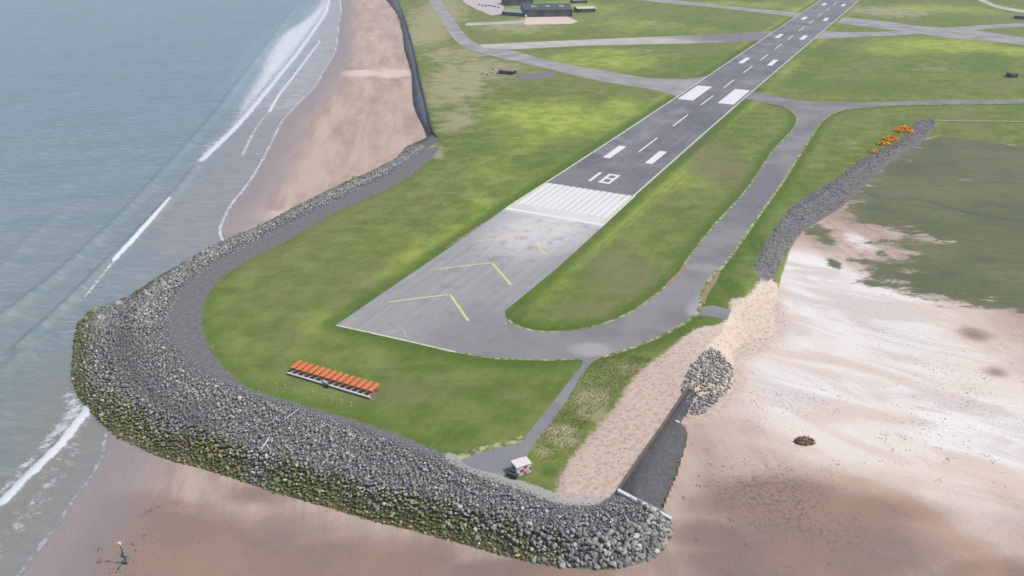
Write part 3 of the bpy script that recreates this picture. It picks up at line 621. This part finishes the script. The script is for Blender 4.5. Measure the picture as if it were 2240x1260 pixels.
tc = rm.mix(rm.attr('tint'), A(104,104,104), A(238,238,232))
tc = rm.mix(rm.math('MULTIPLY', rm.step(nf, .3, .7), .35), tc, A(104,106,108))
gc = rm.mix(rm.step(rm.attr('tint'), .2, .8), A(112,114,70), A(196,196,138))
gc = rm.mix(rm.math('MULTIPLY', rm.step(nf, .35, .7), .45), gc, A(84,82,50))
rm.col(rm.mix(rm.math('MULTIPLY', rm.step(rm.attr('alg'), .25, .6), .92), tc, gc)); rm.bump(nf, .5, .2); rm = rm.m
def bake(idx, name, protos, label, cat):
    VV = []; FF = []; TT = []; AA = []; off = 0
    pk = rk.integers(0, len(protos), len(idx))
    for p in range(len(protos)):
        q = idx[pk == p]
        if not len(q): continue
        v, f = protos[p]
        c_, s_ = np.cos(rz[q]), np.sin(rz[q]); tx_, ty_ = tl[q, 0], tl[q, 1]
        vx = v[None, :, 0]*s[q, None]; vy = v[None, :, 1]*s[q, None]; vz = v[None, :, 2]*s[q, None]
        vy2 = vy*np.cos(tx_)[:, None]-vz*np.sin(tx_)[:, None]; vz2 = vy*np.sin(tx_)[:, None]+vz*np.cos(tx_)[:, None]
        ax = vx*c_[:, None]-vy2*s_[:, None]+x[q, None]; ay = vx*s_[:, None]+vy2*c_[:, None]+y[q, None]; az = vz2*.72+zc[q, None]-.1
        VV.append(np.stack([ax, ay, az], 2).reshape(-1, 3)); m = len(v)
        FF.append((f[None]+(off+np.arange(len(q))*m)[:, None, None]).reshape(-1, 3)); off += m*len(q)
        TT.append(np.repeat(tint[q], m)); AA.append(np.repeat(alg[q], m))
    o = mesh_np(name, np.vstack(VV), np.vstack(FF), rm, attrs=dict(tint=np.concatenate(TT), alg=np.concatenate(AA)))
    tag(o, label, cat, kind='stuff'); return o
score = s/dist*np.where((zone == 0), 1, 0)
order = np.argsort(-score); single = order[:300]; rest = np.setdiff1d(np.arange(n), single)
ra = rest[zone[rest] == 0]; nearr = ra[dist[ra] < 260]; farr = ra[dist[ra] >= 260]
bake(nearr, 'rock_armour', PR, 'curved bank of grey and weed-green armour stones round the seaward end of the runway', 'rock armour')
bake(farr, 'rock_armour', PRl, 'far stretch of dark rock armour between the upper beach and the grass', 'rock armour')
bake(rest[zone[rest] == 1], 'rock_bank', PRl, 'dark rock bank between the airfield grass and the green salt marsh', 'rock bank')
bake(rest[zone[rest] == 2], 'rock_pile', PR, 'grey pile of stones at the inland end of the dark tarmac slope', 'rock pile')
kinds = {}
LB = {0: ('pale grey angular boulder in the rock armour near the tip of the sea defence', 'pale boulders near the tip'),
      1: ('mid grey angular boulder in the rock armour near the tip of the sea defence', 'grey boulders near the tip'),
      2: ('dark grey angular boulder in the rock armour near the tip of the sea defence', 'dark boulders near the tip'),
      3: ('olive green weed-covered boulder low on the outer slope of the rock armour', 'weed-covered boulders')}
for q in single:
    kd = 3 if alg[q] > .45 else (0 if tint[q] > .6 else 1 if tint[q] > .32 else 2); pi_ = int(rk.integers(0, 6))
    if (kd, pi_) not in kinds:
        v, f = PR[pi_]
        kinds[kd, pi_] = mesh_np('boulder', v, f, rm, attrs=dict(tint=np.full(len(v), {0:.85,1:.48,2:.25,3:.5}[kd]), alg=np.full(len(v), 1. if kd == 3 else 0.))); o = kinds[kd, pi_]
    else: o = kinds[kd, pi_].copy(); C.objects.link(o)
    o.location = (x[q], y[q], zc[q]); o.scale = (s[q],)*3; o.rotation_euler = (tl[q,0], tl[q,1], rz[q])
    tag(o, LB[kd][0], 'boulder', LB[kd][1])

# ------------------------------------------------------------------ sea walls
wallm = pavement('tarmac_slope', (94,98,108), (112,114,124))
def slope_strip(name, tp, cpx, n, lift, mat, rag=False, **k):
    a = smooth(GP(tp, LOW), n); b = smooth(GP(cpx, 0), n)
    def rs(P, m=60):
        d = np.r_[0, np.cumsum(np.linalg.norm(np.diff(P, axis=0), axis=1))]; t = np.linspace(0, d[-1], m)
        return np.c_[np.interp(t, d, P[:, 0]), np.interp(t, d, P[:, 1])]
    a, b = rs(a), rs(b); m = len(a)
    if rag: a = a+(b-a)*np.array([R.uniform(-.03, .14) for _ in range(m)])[:, None]
    V = np.vstack([np.c_[a, np.full(m, LOW-.3)], np.c_[a, np.full(m, LOW+lift)], np.c_[b, np.full(m, lift)], np.c_[b+(b-a)*.05, np.full(m, -.5)]])
    j = np.arange(m-1); F_ = np.vstack([np.stack([j+r*m, j+1+r*m, j+1+(r+1)*m, j+(r+1)*m], 1) for r in range(3)])
    return mesh_np(name, V, F_, mat, **k), b
lw = empty('sea_wall', (*G(925,200), 0), label='long dark sloping sea wall between the upper beach and the dry grass', cat='sea wall')
def under(o, root):
    from mathutils import Matrix
    o.parent = root; o.matrix_parent_inverse = Matrix.Translation(root.location).inverted() if root.rotation_euler.z == 0 else (Matrix.Translation(root.location) @ root.rotation_euler.to_matrix().to_4x4()).inverted()
o, b = slope_strip('slope', toe_px[3:11], crest_px[3:9], 4, .35, wallm); under(o, lw)
dk = plain('dark_kerb', (84,88,82), .9, .2)
o = ribbon('kerb', b, 1.2, .45, dk); under(o, lw)
rwl = empty('tarmac_slope', (*G(1400,1000), 0), label='dark grey tarmac sea defence slope facing the pale sand, with a brown edge', cat='sea defence')
slabm = M('slab_tarmac', .8, .3); q = slabm.noise(1.3, 6, .8); qb = slabm.noise(.15, 4, .6, slabm.map((.3,1,1), 1.1))
cc = slabm.mix(slabm.step(qb, .4, .6), A(96,100,106), A(120,122,124)); cc = slabm.mix(slabm.math('MULTIPLY', slabm.step(q, .5, .72), .5), cc, A(146,146,140)); cc = slabm.mix(slabm.math('MULTIPLY', slabm.step(slabm.vor(1.1), .25, .6), .35), cc, A(74,78,84)); slabm.bump(slabm.noise(.9, 6, .8), 1.0, .8); slabm.col(cc); slabm = slabm.m
slab_toe = [(1446,1116),(1462,1078),(1478,1040),(1490,1000),(1502,960),(1500,938),(1492,925),(1510,895),(1540,852)]
slab_crest = [(1350,1078),(1400,1002),(1450,932),(1506,848)]
o, b = slope_strip('slope', slab_toe, slab_crest, 4, .25, slabm, True); under(o, rwl)
brk = plain('brown_edging', (120,108,98), .9, .2); 
bb = B()
for k in range(len(b)-1):
    p, q = b[k], b[k+1]; bb.box(((p[0]+q[0])/2, (p[1]+q[1])/2, .25), (np.hypot(*(q-p))+.02, .5, .5), math.atan2(q[1]-p[1], q[0]-p[0]))
under(bb.build('edging', brk), rwl)
p, q = np.array(G(1350,1077,.3)), np.array(G(1468,1140,LOW+.6))
cw = empty('concrete_kerb', (p[0], p[1], .3), label='pale concrete kerb running down beside the tip of the rocks', cat='kerb')
L = np.hypot(*(q-p)); ang = math.atan2(q[1]-p[1], q[0]-p[0]); dz = LOW+.3
bb = B(); bb.box((L/2, 0, dz/2+.55), (math.hypot(L, dz), 1.0, .7), 0, 0, math.atan2(-dz, L), .05)
cw.rotation_euler = (0,0,ang); bb.build('kerb_beam', plain('pale_concrete_kerb', (206,214,218), .8), cw)

# ------------------------------------------------------------------ localizer antenna array
orange = plain('orange_paint', (242,138,86), .5, .1, 2); wht = plain('white_metal', (226,226,214), .5, .05); gry = plain('grey_metal', (126,120,120), .6, .1)
gnb = plain('green_box', (58,98,78), .6, .1)
lz = empty('localizer_antenna_array', (*RW(-150.2, 0), 0), RANG-pi/2, label='long row of orange antennas on a white rail on the grass beyond the runway', cat='antenna array')
# local x = right of the runway, local y = along it
B().box((0, -.9, .55), (28.6, .55, .35), bev=.04).build('front_rail', wht, lz)
B().box((0, 3.2, .3), (28.0, .3, .3), bev=.03).build('rear_rail', gry, lz)
B().box((0, 1.1, .06), (28.6, 4.6, .12)).build('plinth', plain('concrete_plinth', (132,124,122), .9), lz)
NA = 14
def antenna(xc):
    b = B(); b.box((xc, 2.3, 1.9), (.26, 4.0, .26), 0, radians(4))
    prof = [(.6, 1.5), (4.7, .55)]
    for k in range(7):
        yy = .55+k*.52; wd = 1.85-.06*k; b.box((xc, yy, 1.9+(yy-2.6)*tan(radians(4))), (wd, .16, .12))
    vs = [(xc-.78, .3), (xc+.78, .3), (xc+.6, 4.1), (xc-.6, 4.1)]
    lo = [b.bm.verts.new((p[0], p[1], 1.86+(p[1]-2.6)*.07)) for p in vs]; hi = [b.bm.verts.new((p[0], p[1], 1.94+(p[1]-2.6)*.07)) for p in vs]
    b.bm.faces.new(lo[::-1]); b.bm.faces.new(hi)
    for k in range(4): b.bm.faces.new((lo[k], lo[(k+1) % 4], hi[(k+1) % 4], hi[k]))
    o = b.build('antenna', orange, lz)
    B().box((xc, .35, .95), (.16, .16, 1.75)).box((xc, 3.6, 1.0), (.16, .16, 1.7)).build('post', orange, o)
    B().box((xc, -.1, .62), (.2, 1.5, .16)).build('strut', wht, o)
for k in range(NA): antenna(-13.4+k*26.8/(NA-1))
B().box((.2, -1.5, .6), (1.1, .6, 1.1), bev=.05).build('equipment_box', gnb, lz)
B().box((-.9, -.9, 1.0), (1.2, .7, .9), bev=.05).build('junction_box', plain('pale_box', (214,212,212), .6), lz)

# approach lights in front of the antennas
def approach_light(p, first=None, **k):
    if first is None:
        r = empty('approach_light', (*p, 0), **k)
        B().tube((0,0,0), (0,0,.7), .07).build('stem', gry, r)
        b = B(); b.box((0,0,.85), (.32,.32,.24), bev=.06); b.box((0,0,.05), (.4,.4,.1)); b.build('lamp_head', plain('lamp_white', (196,206,184), .4), r); return r
    c = dup(first, **k); c.location = (*p, 0); return c
AL = [(604,845),(624,848),(644,856),(684,863),(706,869),(725,875),(746,881),(768,887)]
al0 = None
words = ['first', 'second', 'third', 'fourth', 'fifth', 'sixth', 'seventh', 'eighth']
for k, p in enumerate(AL):
    lb = f'{words[k]} small white ground light from the left in the row below the orange antennas'
    o = approach_light(G(*p), al0, label=lb, cat='ground light', group='ground lights below the antennas'); al0 = al0 or o
edge_lights = [((465,765), 'lone white ground light at the gravel edge left of the antennas'), ((1237,162), 'tiny white ground light on grass beside the far left taxiway'),
   ((1080,781), 'white ground light on the lower edge of the runway end'), ((845,660), 'white ground light near the left end of the nearest yellow chevron'), ((1124,717), 'white ground light at the tight inner corner of the taxiway'),
   ((1732,283), 'small ground light on the inner taxiway edge near the junction'), ((1784,283), 'small ground light on the outer taxiway edge near the junction'), ((1655,478), 'small ground light halfway down the outer taxiway edge'),
   ((1325,148), 'small ground light in the strip of grass between the two left taxiways')]
for p, lb in edge_lights: approach_light(G(*p), al0, label=lb, cat='ground light')

# ------------------------------------------------------------------ chequered hut
hp = G(1140,1032)
ht = empty('equipment_hut', (*hp, 0), radians(27), label='small white hut with red and white checks at the end of the access track', cat='hut')
hw = plain('hut_white', (236,232,232), .5, .05, 2); rd = plain('hut_red', (176,88,104), .6, .08); pk = plain('hut_pale_pink', (236,206,214), .6, .05); dkw = plain('dark_glass', (92,96,98), .3)
W_, D_, H_ = 3.8, 2.8, 2.5
B().box((0, 0, H_/2+.15), (W_, D_, H_), bev=.04).build('wall', hw, ht)
rf = B().box((0, 0, H_+.27), (W_+.3, D_+.3, .22), bev=.06).build('roof', plain('hut_roof', (242,234,234), .5, .04), ht)
for i in range(4):
    for j in range(3):
        if (i+j) % 2 == 1: continue
        B().box((-W_/2+W_/8+i*W_/4+.0, -D_/2-.02, .15+H_/6+j*H_/3), (W_/4-.01, .06, H_/3-.01)).build('red_check', rd if (i+j*2) % 4 else pk, ht)
for j in range(3):
    if j % 2 == 0: B().box((W_/2+.02, -.7, .15+H_/6+j*H_/3), (.06, D_/3, H_/3-.01)).build('red_check', rd, ht)
wn = B().box((-W_/2-.03, 0, 1.7), (.05, 1.3, .85)).build('window', dkw, ht)
B().box((-W_/2-.05, .72, 1.7), (.06, .1, 1.0)).box((-W_/2-.05, -.72, 1.7), (.06, .1, 1.0)).box((-W_/2-.05, 0, 1.2), (.06, 1.34, .08)).build('frame', hw, wn)
B().box((W_/2-.9, -D_/2-.03, 1.15), (.8, .08, 1.95)).build('door', plain('hut_door', (226,210,214), .5), ht)
B().box((0, 0, .07), (W_+.5, D_+.5, .14)).build('base', gry, ht)
B().tube((1.5, 1.1, H_+.3), (1.5, 1.1, H_+1.3), .05).build('mast', gry, ht)
# dark generator trailer in front of the hut
gp = G(1122,1044)
gt = empty('generator_trailer', (*gp, 0), radians(-28), label='low dark green generator trailer just in front of the chequered hut', cat='trailer')
B().box((0,0,.75), (2.6,1.2,.9), bev=.1).build('body', plain('dark_green', (70,82,76), .5), gt)
B().tube((1.3,0,.45), (2.1,0,.4), .05).build('drawbar', gry, gt)
for sg in (-1, 1): B().tube((0,sg*.6,.32), (0,sg*.78,.32), .32, n=14).build('wheel', plain('tyre', (50,50,50), .9), gt)

# ------------------------------------------------------------------ marker pole, stones and weed on the beach
pp = G(277,1234,LOW); 
mp = empty('marker_pole', (*pp, LOW), label='thin leaning dark pole with a white top standing in the wet sand', cat='pole')
B().tube((0,0,-.3), (-.45,.1,5.2), .13, .09).build('pole', plain('dark_timber', (84,80,72), .9), mp)
B().box((-.47,.1,5.45), (.55,.55,.6), bev=.05).build('topmark', plain('topmark_white', (232,230,226), .5), mp)
def stone(px, py, size, lb, name='rock', cat='rock', t=.18, sc=(1,1,.6)):
    v, f = PR[R.randrange(10)]; p = G(px, py, LOW)
    o = mesh_np(name, v*np.array(sc), f, rm, attrs=dict(tint=np.full(len(v), t), alg=np.zeros(len(v))))
    o.location = (*p, LOW+.1); o.scale = (size,)*3; o.rotation_euler = (0,0,R.uniform(0,6)); tag(o, lb, cat); return o
stone(219,1226,1.0,'lone dark stone on wet sand left of the marker pole'); stone(292,1191,.9,'small dark stone just right of the marker pole top')
stone(272,1214,1.3,'dark weedy stone clump against the pole, upper one'); stone(274,1229,1.3,'dark weedy stone at the foot of the marker pole'); stone(280,1222,1.0,'dark stone just right of the foot of the marker pole')
stone(267,1244,1.3,'dark stone below the marker pole near the bottom edge'); stone(259,1251,.8,'small dark stone below and left of the marker pole')
stone(297,1203,.7,'faint small stone right of the marker pole')
def clump(name, c, rx, ry, hz_, n, cols, label, cat, z=0, kind=None, blade=.35, seed=1, parts=True):
    r = np.random.default_rng(seed); V_ = []; 
    a = r.uniform(0, 2*pi, n); rad = np.sqrt(r.random(n)); u = r.random(n)
    px_ = c[0]+rx*rad*np.cos(a); py_ = c[1]+ry*rad*np.sin(a); top = hz_*np.sqrt(np.clip(1-rad**2, 0.05, 1))*(.75+.35*r.random(n))
    pz = z+top*u**.5
    d = r.normal(size=(n, 3)); d /= np.linalg.norm(d, axis=1)[:, None]; e = np.cross(d, r.normal(size=(n, 3))); e /= np.linalg.norm(e, axis=1)[:, None]
    ctr = np.stack([px_, py_, pz], 1); bl = blade*r.uniform(.6, 1.3, n)[:, None]
    V_ = np.stack([ctr-d*bl, ctr+e*bl*.5, ctr+d*bl, ctr-e*bl*.5], 1).reshape(-1, 3); V_[:, 2] = np.maximum(V_[:, 2], z)
    F_ = np.arange(4*n).reshape(-1, 4); t = np.repeat(r.random(n), 4)
    m = M(name+'_leaves', .8, .2); m.col(m.mix(m.step(m.attr('tint'), cols[2]-.06, cols[2]+.06), A(*cols[0]), A(*cols[1]) if len(cols[1]) == 3 else cols[1]))
    return tag(mesh_np(name, V_, F_, m.m, attrs=dict(tint=t)), label, cat, kind=kind)
wc = G(1760,967,LOW)
clump('seaweed_heap', wc, 2.6, 1.7, 1.5, 500, ((138,122,96), (196,176,142), .5), 'dark brown heap of weed and scrub alone on the pale sand', 'weed heap', LOW, seed=4)
for (px_, py_, rx, ry, hh, lb, sd_) in [(1976,288,5.2,4.2,3.0,'largest orange flowering gorse bush nearest the bend of the rock bank',11), (1948,307,4.2,3.2,2.0,'middle orange gorse bush between its two neighbours',12),
        (1932,316,3.4,2.6,1.6,'low orange gorse bush just below the middle one',14), (1909,332,2.2,2.0,1.4,'smallest orange gorse bush lowest on the bank',13)]:
    clump('gorse_bush', G(px_, py_), rx, ry, hh*1.15, 420, ((112,112,40), (.85,.44,.02,1), .14), lb, 'gorse bush', 0, seed=sd_, blade=.75)['group'] = 'gorse bushes above the rock bank'

# small stones and weed scattered on the pale sand flat
def scatter(L, n_, name, label, seed):
    r_ = np.random.default_rng(seed); xs_, ys_ = [], []
    ws = np.array([l[2]*l[3]*l[4] for l in L]); ws /= ws.sum()
    for l, q_ in zip(L, ws):
        cx, cy, ax, ay = ell(*l[:4], LOW); m_ = int(n_*q_)
        # strings and clots rather than an even spread
        cl_ = r_.normal(size=(max(6, m_//5), 2))*.6; pick = r_.integers(0, len(cl_), m_); off = r_.normal(size=(m_, 2))*.05
        p_ = cl_[pick]+off; xs_.append(cx+ax*p_[:, 0]); ys_.append(cy+ay*p_[:, 1])
    xs_ = np.concatenate(xs_); ys_ = np.concatenate(ys_); hh = height(xs_, ys_)[0]; k = hh <= LOW+.02; xs_, ys_ = xs_[k], ys_[k]
    v, f = PRl[0]; v = v*np.array([1.2,1,.45]); m_ = len(v); sc_ = r_.uniform(.1, .28, len(xs_))
    V_ = (v[None]*sc_[:, None, None]+np.stack([xs_, ys_, np.full(len(xs_), LOW+.02)], 1)[:, None]).reshape(-1, 3)
    F_ = (f[None]+(np.arange(len(xs_))*m_)[:, None, None]).reshape(-1, 3)
    return tag(mesh_np(name, V_, F_, plain(name, (134,120,112), .95, .3)), label, 'stones', kind='stuff')
scatter([(1680,1080,150,70,1.0),(1750,1150,120,50,.8),(1700,870,150,60,.7),(2100,840,180,110,.5),(1900,700,260,110,.3),(2020,940,140,60,.6),(2100,1000,100,50,.4),(1560,1060,60,50,.7),(1860,1000,160,20,.6),(1600,1200,100,40,.3)], 1300,
    'scattered_stones', 'dark small stones and weed scattered over the pale sand flat', 31)
scatter([(330,1140,60,90,1.0),(290,1230,60,30,.6),(480,1150,80,60,.3)], 90, 'scattered_stones', 'few dark weed scraps on wet brown sand near the pole', 32)
# driftwood / pale poles lying on the armour
dwm = plain('bleached_timber', (206,212,220), .8, .08)
def log(p0, p1, z0, z1, r0, lb):
    a = G(*p0, z0); b = G(*p1, z1); o = empty('bleached_pole', (a[0], a[1], z0), label=lb, cat='timber pole')
    B().tube((0,0,0), (b[0]-a[0], b[1]-a[1], z1-z0), r0, r0*.8).build('shaft', dwm, o)
    B().tube((-.02,0,0), (.3,.1,.35), r0*.7, r0*.4).build('stub', dwm, o)
log((622,918),(655,893),1.5,1.1,.12,'thin pale pole lying across the top of the rocks below the antennas')
log((570,985),(588,958),.3,1.3,.24,'thick bleached pole on the dark rocks left of its thinner neighbours')
log((592,990),(583,972),.3,.9,.16,'short bleached pole touching the foot of the thick one')
log((700,1022),(716,1003),.3,1.2,.14,'thin pale pole on the rocks further right along the armour')
log((625,975),(640,990),1.3,.6,.16,'pale pole lying on rocks just right of the thick bleached pole')

# ------------------------------------------------------------------ marram and rough plants
def tufts(poly, dens, hgt, cols, name, label, z=0, seed=1, low_=False):
    r = np.random.default_rng(seed); xx, yy = jitter_points(poly, dens, seed); k = r.random(len(xx)) < .8; xx, yy = xx[k], yy[k]
    hh = height(xx, yy)[0]; nb_ = 5; nn = len(xx)
    a = r.uniform(0, 2*pi, (nn, nb_)); l = hgt*r.uniform(.6, 1.4, (nn, nb_)); sp_ = r.uniform(.1, .5, (nn, nb_))
    bx = xx[:, None]+r.normal(scale=.12, size=(nn, nb_)); by = yy[:, None]+r.normal(scale=.12, size=(nn, nb_)); bz = np.repeat(hh[:, None], nb_, 1)
    wv = .09
    v0 = np.stack([bx-np.sin(a)*wv, by+np.cos(a)*wv, bz-.02], 2); v1 = np.stack([bx+np.sin(a)*wv, by-np.cos(a)*wv, bz-.02], 2)
    v2 = np.stack([bx+np.cos(a)*l*sp_*1.5, by+np.sin(a)*l*sp_*1.5, bz+l], 2)
    V_ = np.stack([v0, v1, v2], 2).reshape(-1, 3); F_ = np.arange(len(V_)).reshape(-1, 3)
    m = M(name, .9, .15); m.col(m.mix(m.attr('tint'), A(*cols[0]), A(*cols[1])))
    t = np.repeat(np.repeat(r.random(nn), nb_), 3)
    return tag(mesh_np(name, V_, F_, m.m, attrs=dict(tint=t)), label, 'dune grass', kind='stuff')
tufts(dune, 2.6, .28, ((186,168,140), (228,210,184)), 'marram_grass', 'thin dry dune plants scattered over the pink sand by the tarmac slope', seed=21)
tufts(smooth(GP([(1300,790),(1420,775),(1350,860),(1280,930),(1225,1000),(1180,1000),(1175,960),(1240,880)]), 2, True), .8, .4, ((124,132,84), (190,182,142)), 'rough_grass', 'rough tan and green grass between the access track and the sand', seed=22)

# ------------------------------------------------------------------ buildings at the far side
bw = plain('dark_cladding', (62,72,74), .6, .1, .3); rfm = plain('dark_roof', (74,86,86), .6, .12, .2); palr = plain('pale_teal_roof', (150,172,170), .6); whr = plain('white_roof', (214,222,204), .6)
def hangar(name, pl, pr, pd, hz_, roof_m, wall_m, label, cat='hangar', ridge=2.5, doors=2, vents=0):
    a = np.array(G(*pl)); b = np.array(G(*pr)); L = np.hypot(*(b-a)); ang = math.atan2(b[1]-a[1], b[0]-a[0])
    r = empty(name, (a[0], a[1], 0), ang, label=label, cat=cat)
    B().box((L/2, pd/2, hz_/2), (L, pd, hz_)).build('wall', wall_m, r)
    rf = B().prism([(-.8, hz_-.05), (pd/2, hz_+ridge), (pd+.8, hz_-.05)], -.8, L+.8).build('roof', roof_m, r)
    for k in range(vents):
        B().box((L*(k+.7)/(vents+.4), pd*.22, hz_+ridge*.5+.7), (6.0, 3.4, 1.7), bev=.15).build('roof_light', whr, rf)
    for k in range(doors):
        d = B().box((L*(k+.5)/doors, -.12, hz_*.4), (L/doors*.7, .22, hz_*.78)).build('door', plain('door_grey', (84,90,94), .6), r)
        B().box((L*(k+.5)/doors, -.27, hz_*.4), (.15, .08, hz_*.7)).build('handle_bar', whr, d)
    return r
hangar('hangar', (1148,37), (1252,36), 60, 7.5, rfm, bw, 'largest dark hangar with a row of white roof lights behind the sand apron', doors=3, vents=3)
hangar('store_building', (1098,33), (1146,37), 22, 4, palr, bw, 'lower building with a pale teal roof joined to the left of the hangar', 'building', 2.0, 2)
hangar('side_building', (1264,28), (1302,27), 18, 4.5, whr, bw, 'small dark building with a whitish roof to the right of the hangar', 'building', 1.5, 1)
hangar('rear_building', (1255,8), (1285,7), 14, 4, whr, bw, 'small pale-roofed building behind the hangar at the top edge', 'building', 1.2, 1)
hangar('workshop_building', (1112,13), (1166,11), 30, 7, rfm, bw, 'dark building behind the teal roofed one at the top edge', 'building', 1.5, 2)
# tank by the hangar corner
tk = empty('storage_tank', (*G(1150,38), 0), label='small round white tank at the left front corner of the hangar', cat='tank')
B().tube((0,0,0), (0,0,2.6), 1.5, n=20).build('shell', wht, tk); B().tube((0,0,2.6), (0,0,3.0), 1.5, .3, n=20).build('cap', whr, tk)
sheet('car_park', GP([(1000,-12),(1100,-12),(1102,30),(1075,34),(1045,21),(1020,9)]), .02, plain('car_park_gravel', (208,198,196)))
# parked cars
def car(col):
    r = empty('parked_car', (0,0,0))
    b = B().box((0,0,.62), (4.3,1.8,.66), bev=.16); b.build('body', col, r)
    b = B().prism([(-.8, .9), (-.68, 1.42), (.68, 1.42), (.8, .9)], -1.25, 1.0); b.build('cabin', plain('car_glass', (60,66,72), .25), r)
    for sx in (-1.35, 1.35):
        for sy in (-.86, .86): B().tube((sx, sy-.1, .33), (sx, sy+.1, .33), .33, n=12).build('wheel', plain('car_tyre', (48,48,50), .9), r)
    return r
ccol = [plain('car_'+n_, c_, .3, .03) for n_, c_ in (('black', (46,48,54)), ('red', (120,50,50)), ('blue', (56,64,92)), ('silver', (190,192,196)))]
proto = {}
cl = [(1048,11,0,'black parked car at the left end of the row by the hangars'), (1056,13,2,'dark blue parked car second from the left in the row'), (1063,14,0,'black parked car third from the left in the row'),
      (1070,13,1,'dark red parked car fourth from the left in the row'), (1077,14,0,'black parked car third from the right in the row'), (1083,16,2,'dark blue parked car second from the right in the row'), (1090,17,3,'silver parked car at the right end of the row')]
for px_, py_, k, lb in cl:
    if k not in proto: o = proto[k] = car(ccol[k])
    else: o = dup(proto[k])
    o.location = (*G(px_, py_), .02); o.rotation_euler.z = radians(80)+R.uniform(-.1,.1); tag(o, lb, 'car', 'cars parked by the hangars')
# derelict shed and rubble in the rough grass
sh = plain('shed_dark', (64,58,62), .8); shr = plain('shed_roof', (144,140,142), .8)
hangar('derelict_shed', (1091,161), (1121,164), 7, 2.8, shr, sh, 'dark low shed with a grey roof in the rough tan grass left of the runway', 'shed', .5, 1)
for k, (px_, py_, s_) in enumerate([(1057,162,3.2),(1067,164,3.0),(1076,160,3.4),(1081,153,2.8),(1136,168,2.0)]):
    o = stone(px_, py_, s_, ['leftmost rubble lump left of the dark shed','second rubble lump from the left near the dark shed','third rubble lump from the left near the dark shed','pale rubble lump touching the left side of the shed','small rubble lump right of the dark shed'][k], 'rubble_lump', 'rubble', .5 if k != 3 else .9)
    o.location = (*G(px_, py_), .4); o['group'] = 'rubble lumps by the shed'
sheet('concrete_base', smooth(GP([(1136,164),(1170,162),(1208,158),(1212,167),(1180,172),(1140,172)]), 3, True), .03, plain('old_concrete', (126,126,130)))
hangar('ammunition_shelter', (2211,170), (2226,170), 7, 2.6, plain('shelter_grey', (96,100,88), .9), plain('shelter_wall', (72,74,62), .9), 'small dark shelter alone in the grass near the right edge', 'shelter', .6, 1)
hangar('low_shed', (2217,41), (2262,44), 8, 3.2, plain('low_shed_roof', (120,120,122), .9), sh, 'dark low shed at the right edge beside the curving road', 'shed', .6, 1)
for k, (px_, py_, s_, lb) in enumerate([(1300,113,2.2,'left half of the small dark mound pair in the grass strip between taxiways'), (1308,113,1.9,'right half of the small dark mound pair in the grass strip between taxiways')]):
    o = stone(px_, py_, s_, lb, 'earth_mound', 'mound', .25); o.location = (*G(px_, py_), .2)
# boundary wall of the marsh
m0 = plain('field_wall_stone', (196,196,172), .9, .25, .6)
fwp = smooth(GP([(2040,264),(2100,266),(2160,266),(2240,267),(2330,269),(2450,271)]), 6); bb = B(); hh_ = 0
for k in range(len(fwp)-1):
    p, q = fwp[k], fwp[k+1]; bb.box(((p[0]+q[0])/2, (p[1]+q[1])/2, .15+.05*R.random()), (np.hypot(*(q-p))+.1, 1.2, .4+.1*R.random()), math.atan2(q[1]-p[1], q[0]-p[0]))
o = bb.build('field_wall', m0); tag(o, 'low pale stone wall along the top edge of the salt marsh', 'wall')
# ------------------------------------------------------------------ thin sea haze
hb = B(); hb.box((0, 4500, 58), (16000, 11400, 134)); hz_m = bpy.data.materials.new('haze_air'); hz_m.use_nodes = True; ht_ = hz_m.node_tree; ht_.nodes.clear()
pv = ht_.nodes.new('ShaderNodeVolumePrincipled'); pv.inputs['Color'].default_value = (.93,.96,1,1); pv.inputs['Density'].default_value = .00011
ou = ht_.nodes.new('ShaderNodeOutputMaterial'); ht_.links.new(pv.outputs[0], ou.inputs['Volume'])
hz_o = hb.build('haze', hz_m); hz_o['kind'] = 'stuff'; hz_o['label'] = 'thin pale sea haze over the far airfield and water'
print('rocks', n, 'ground verts', len(V))
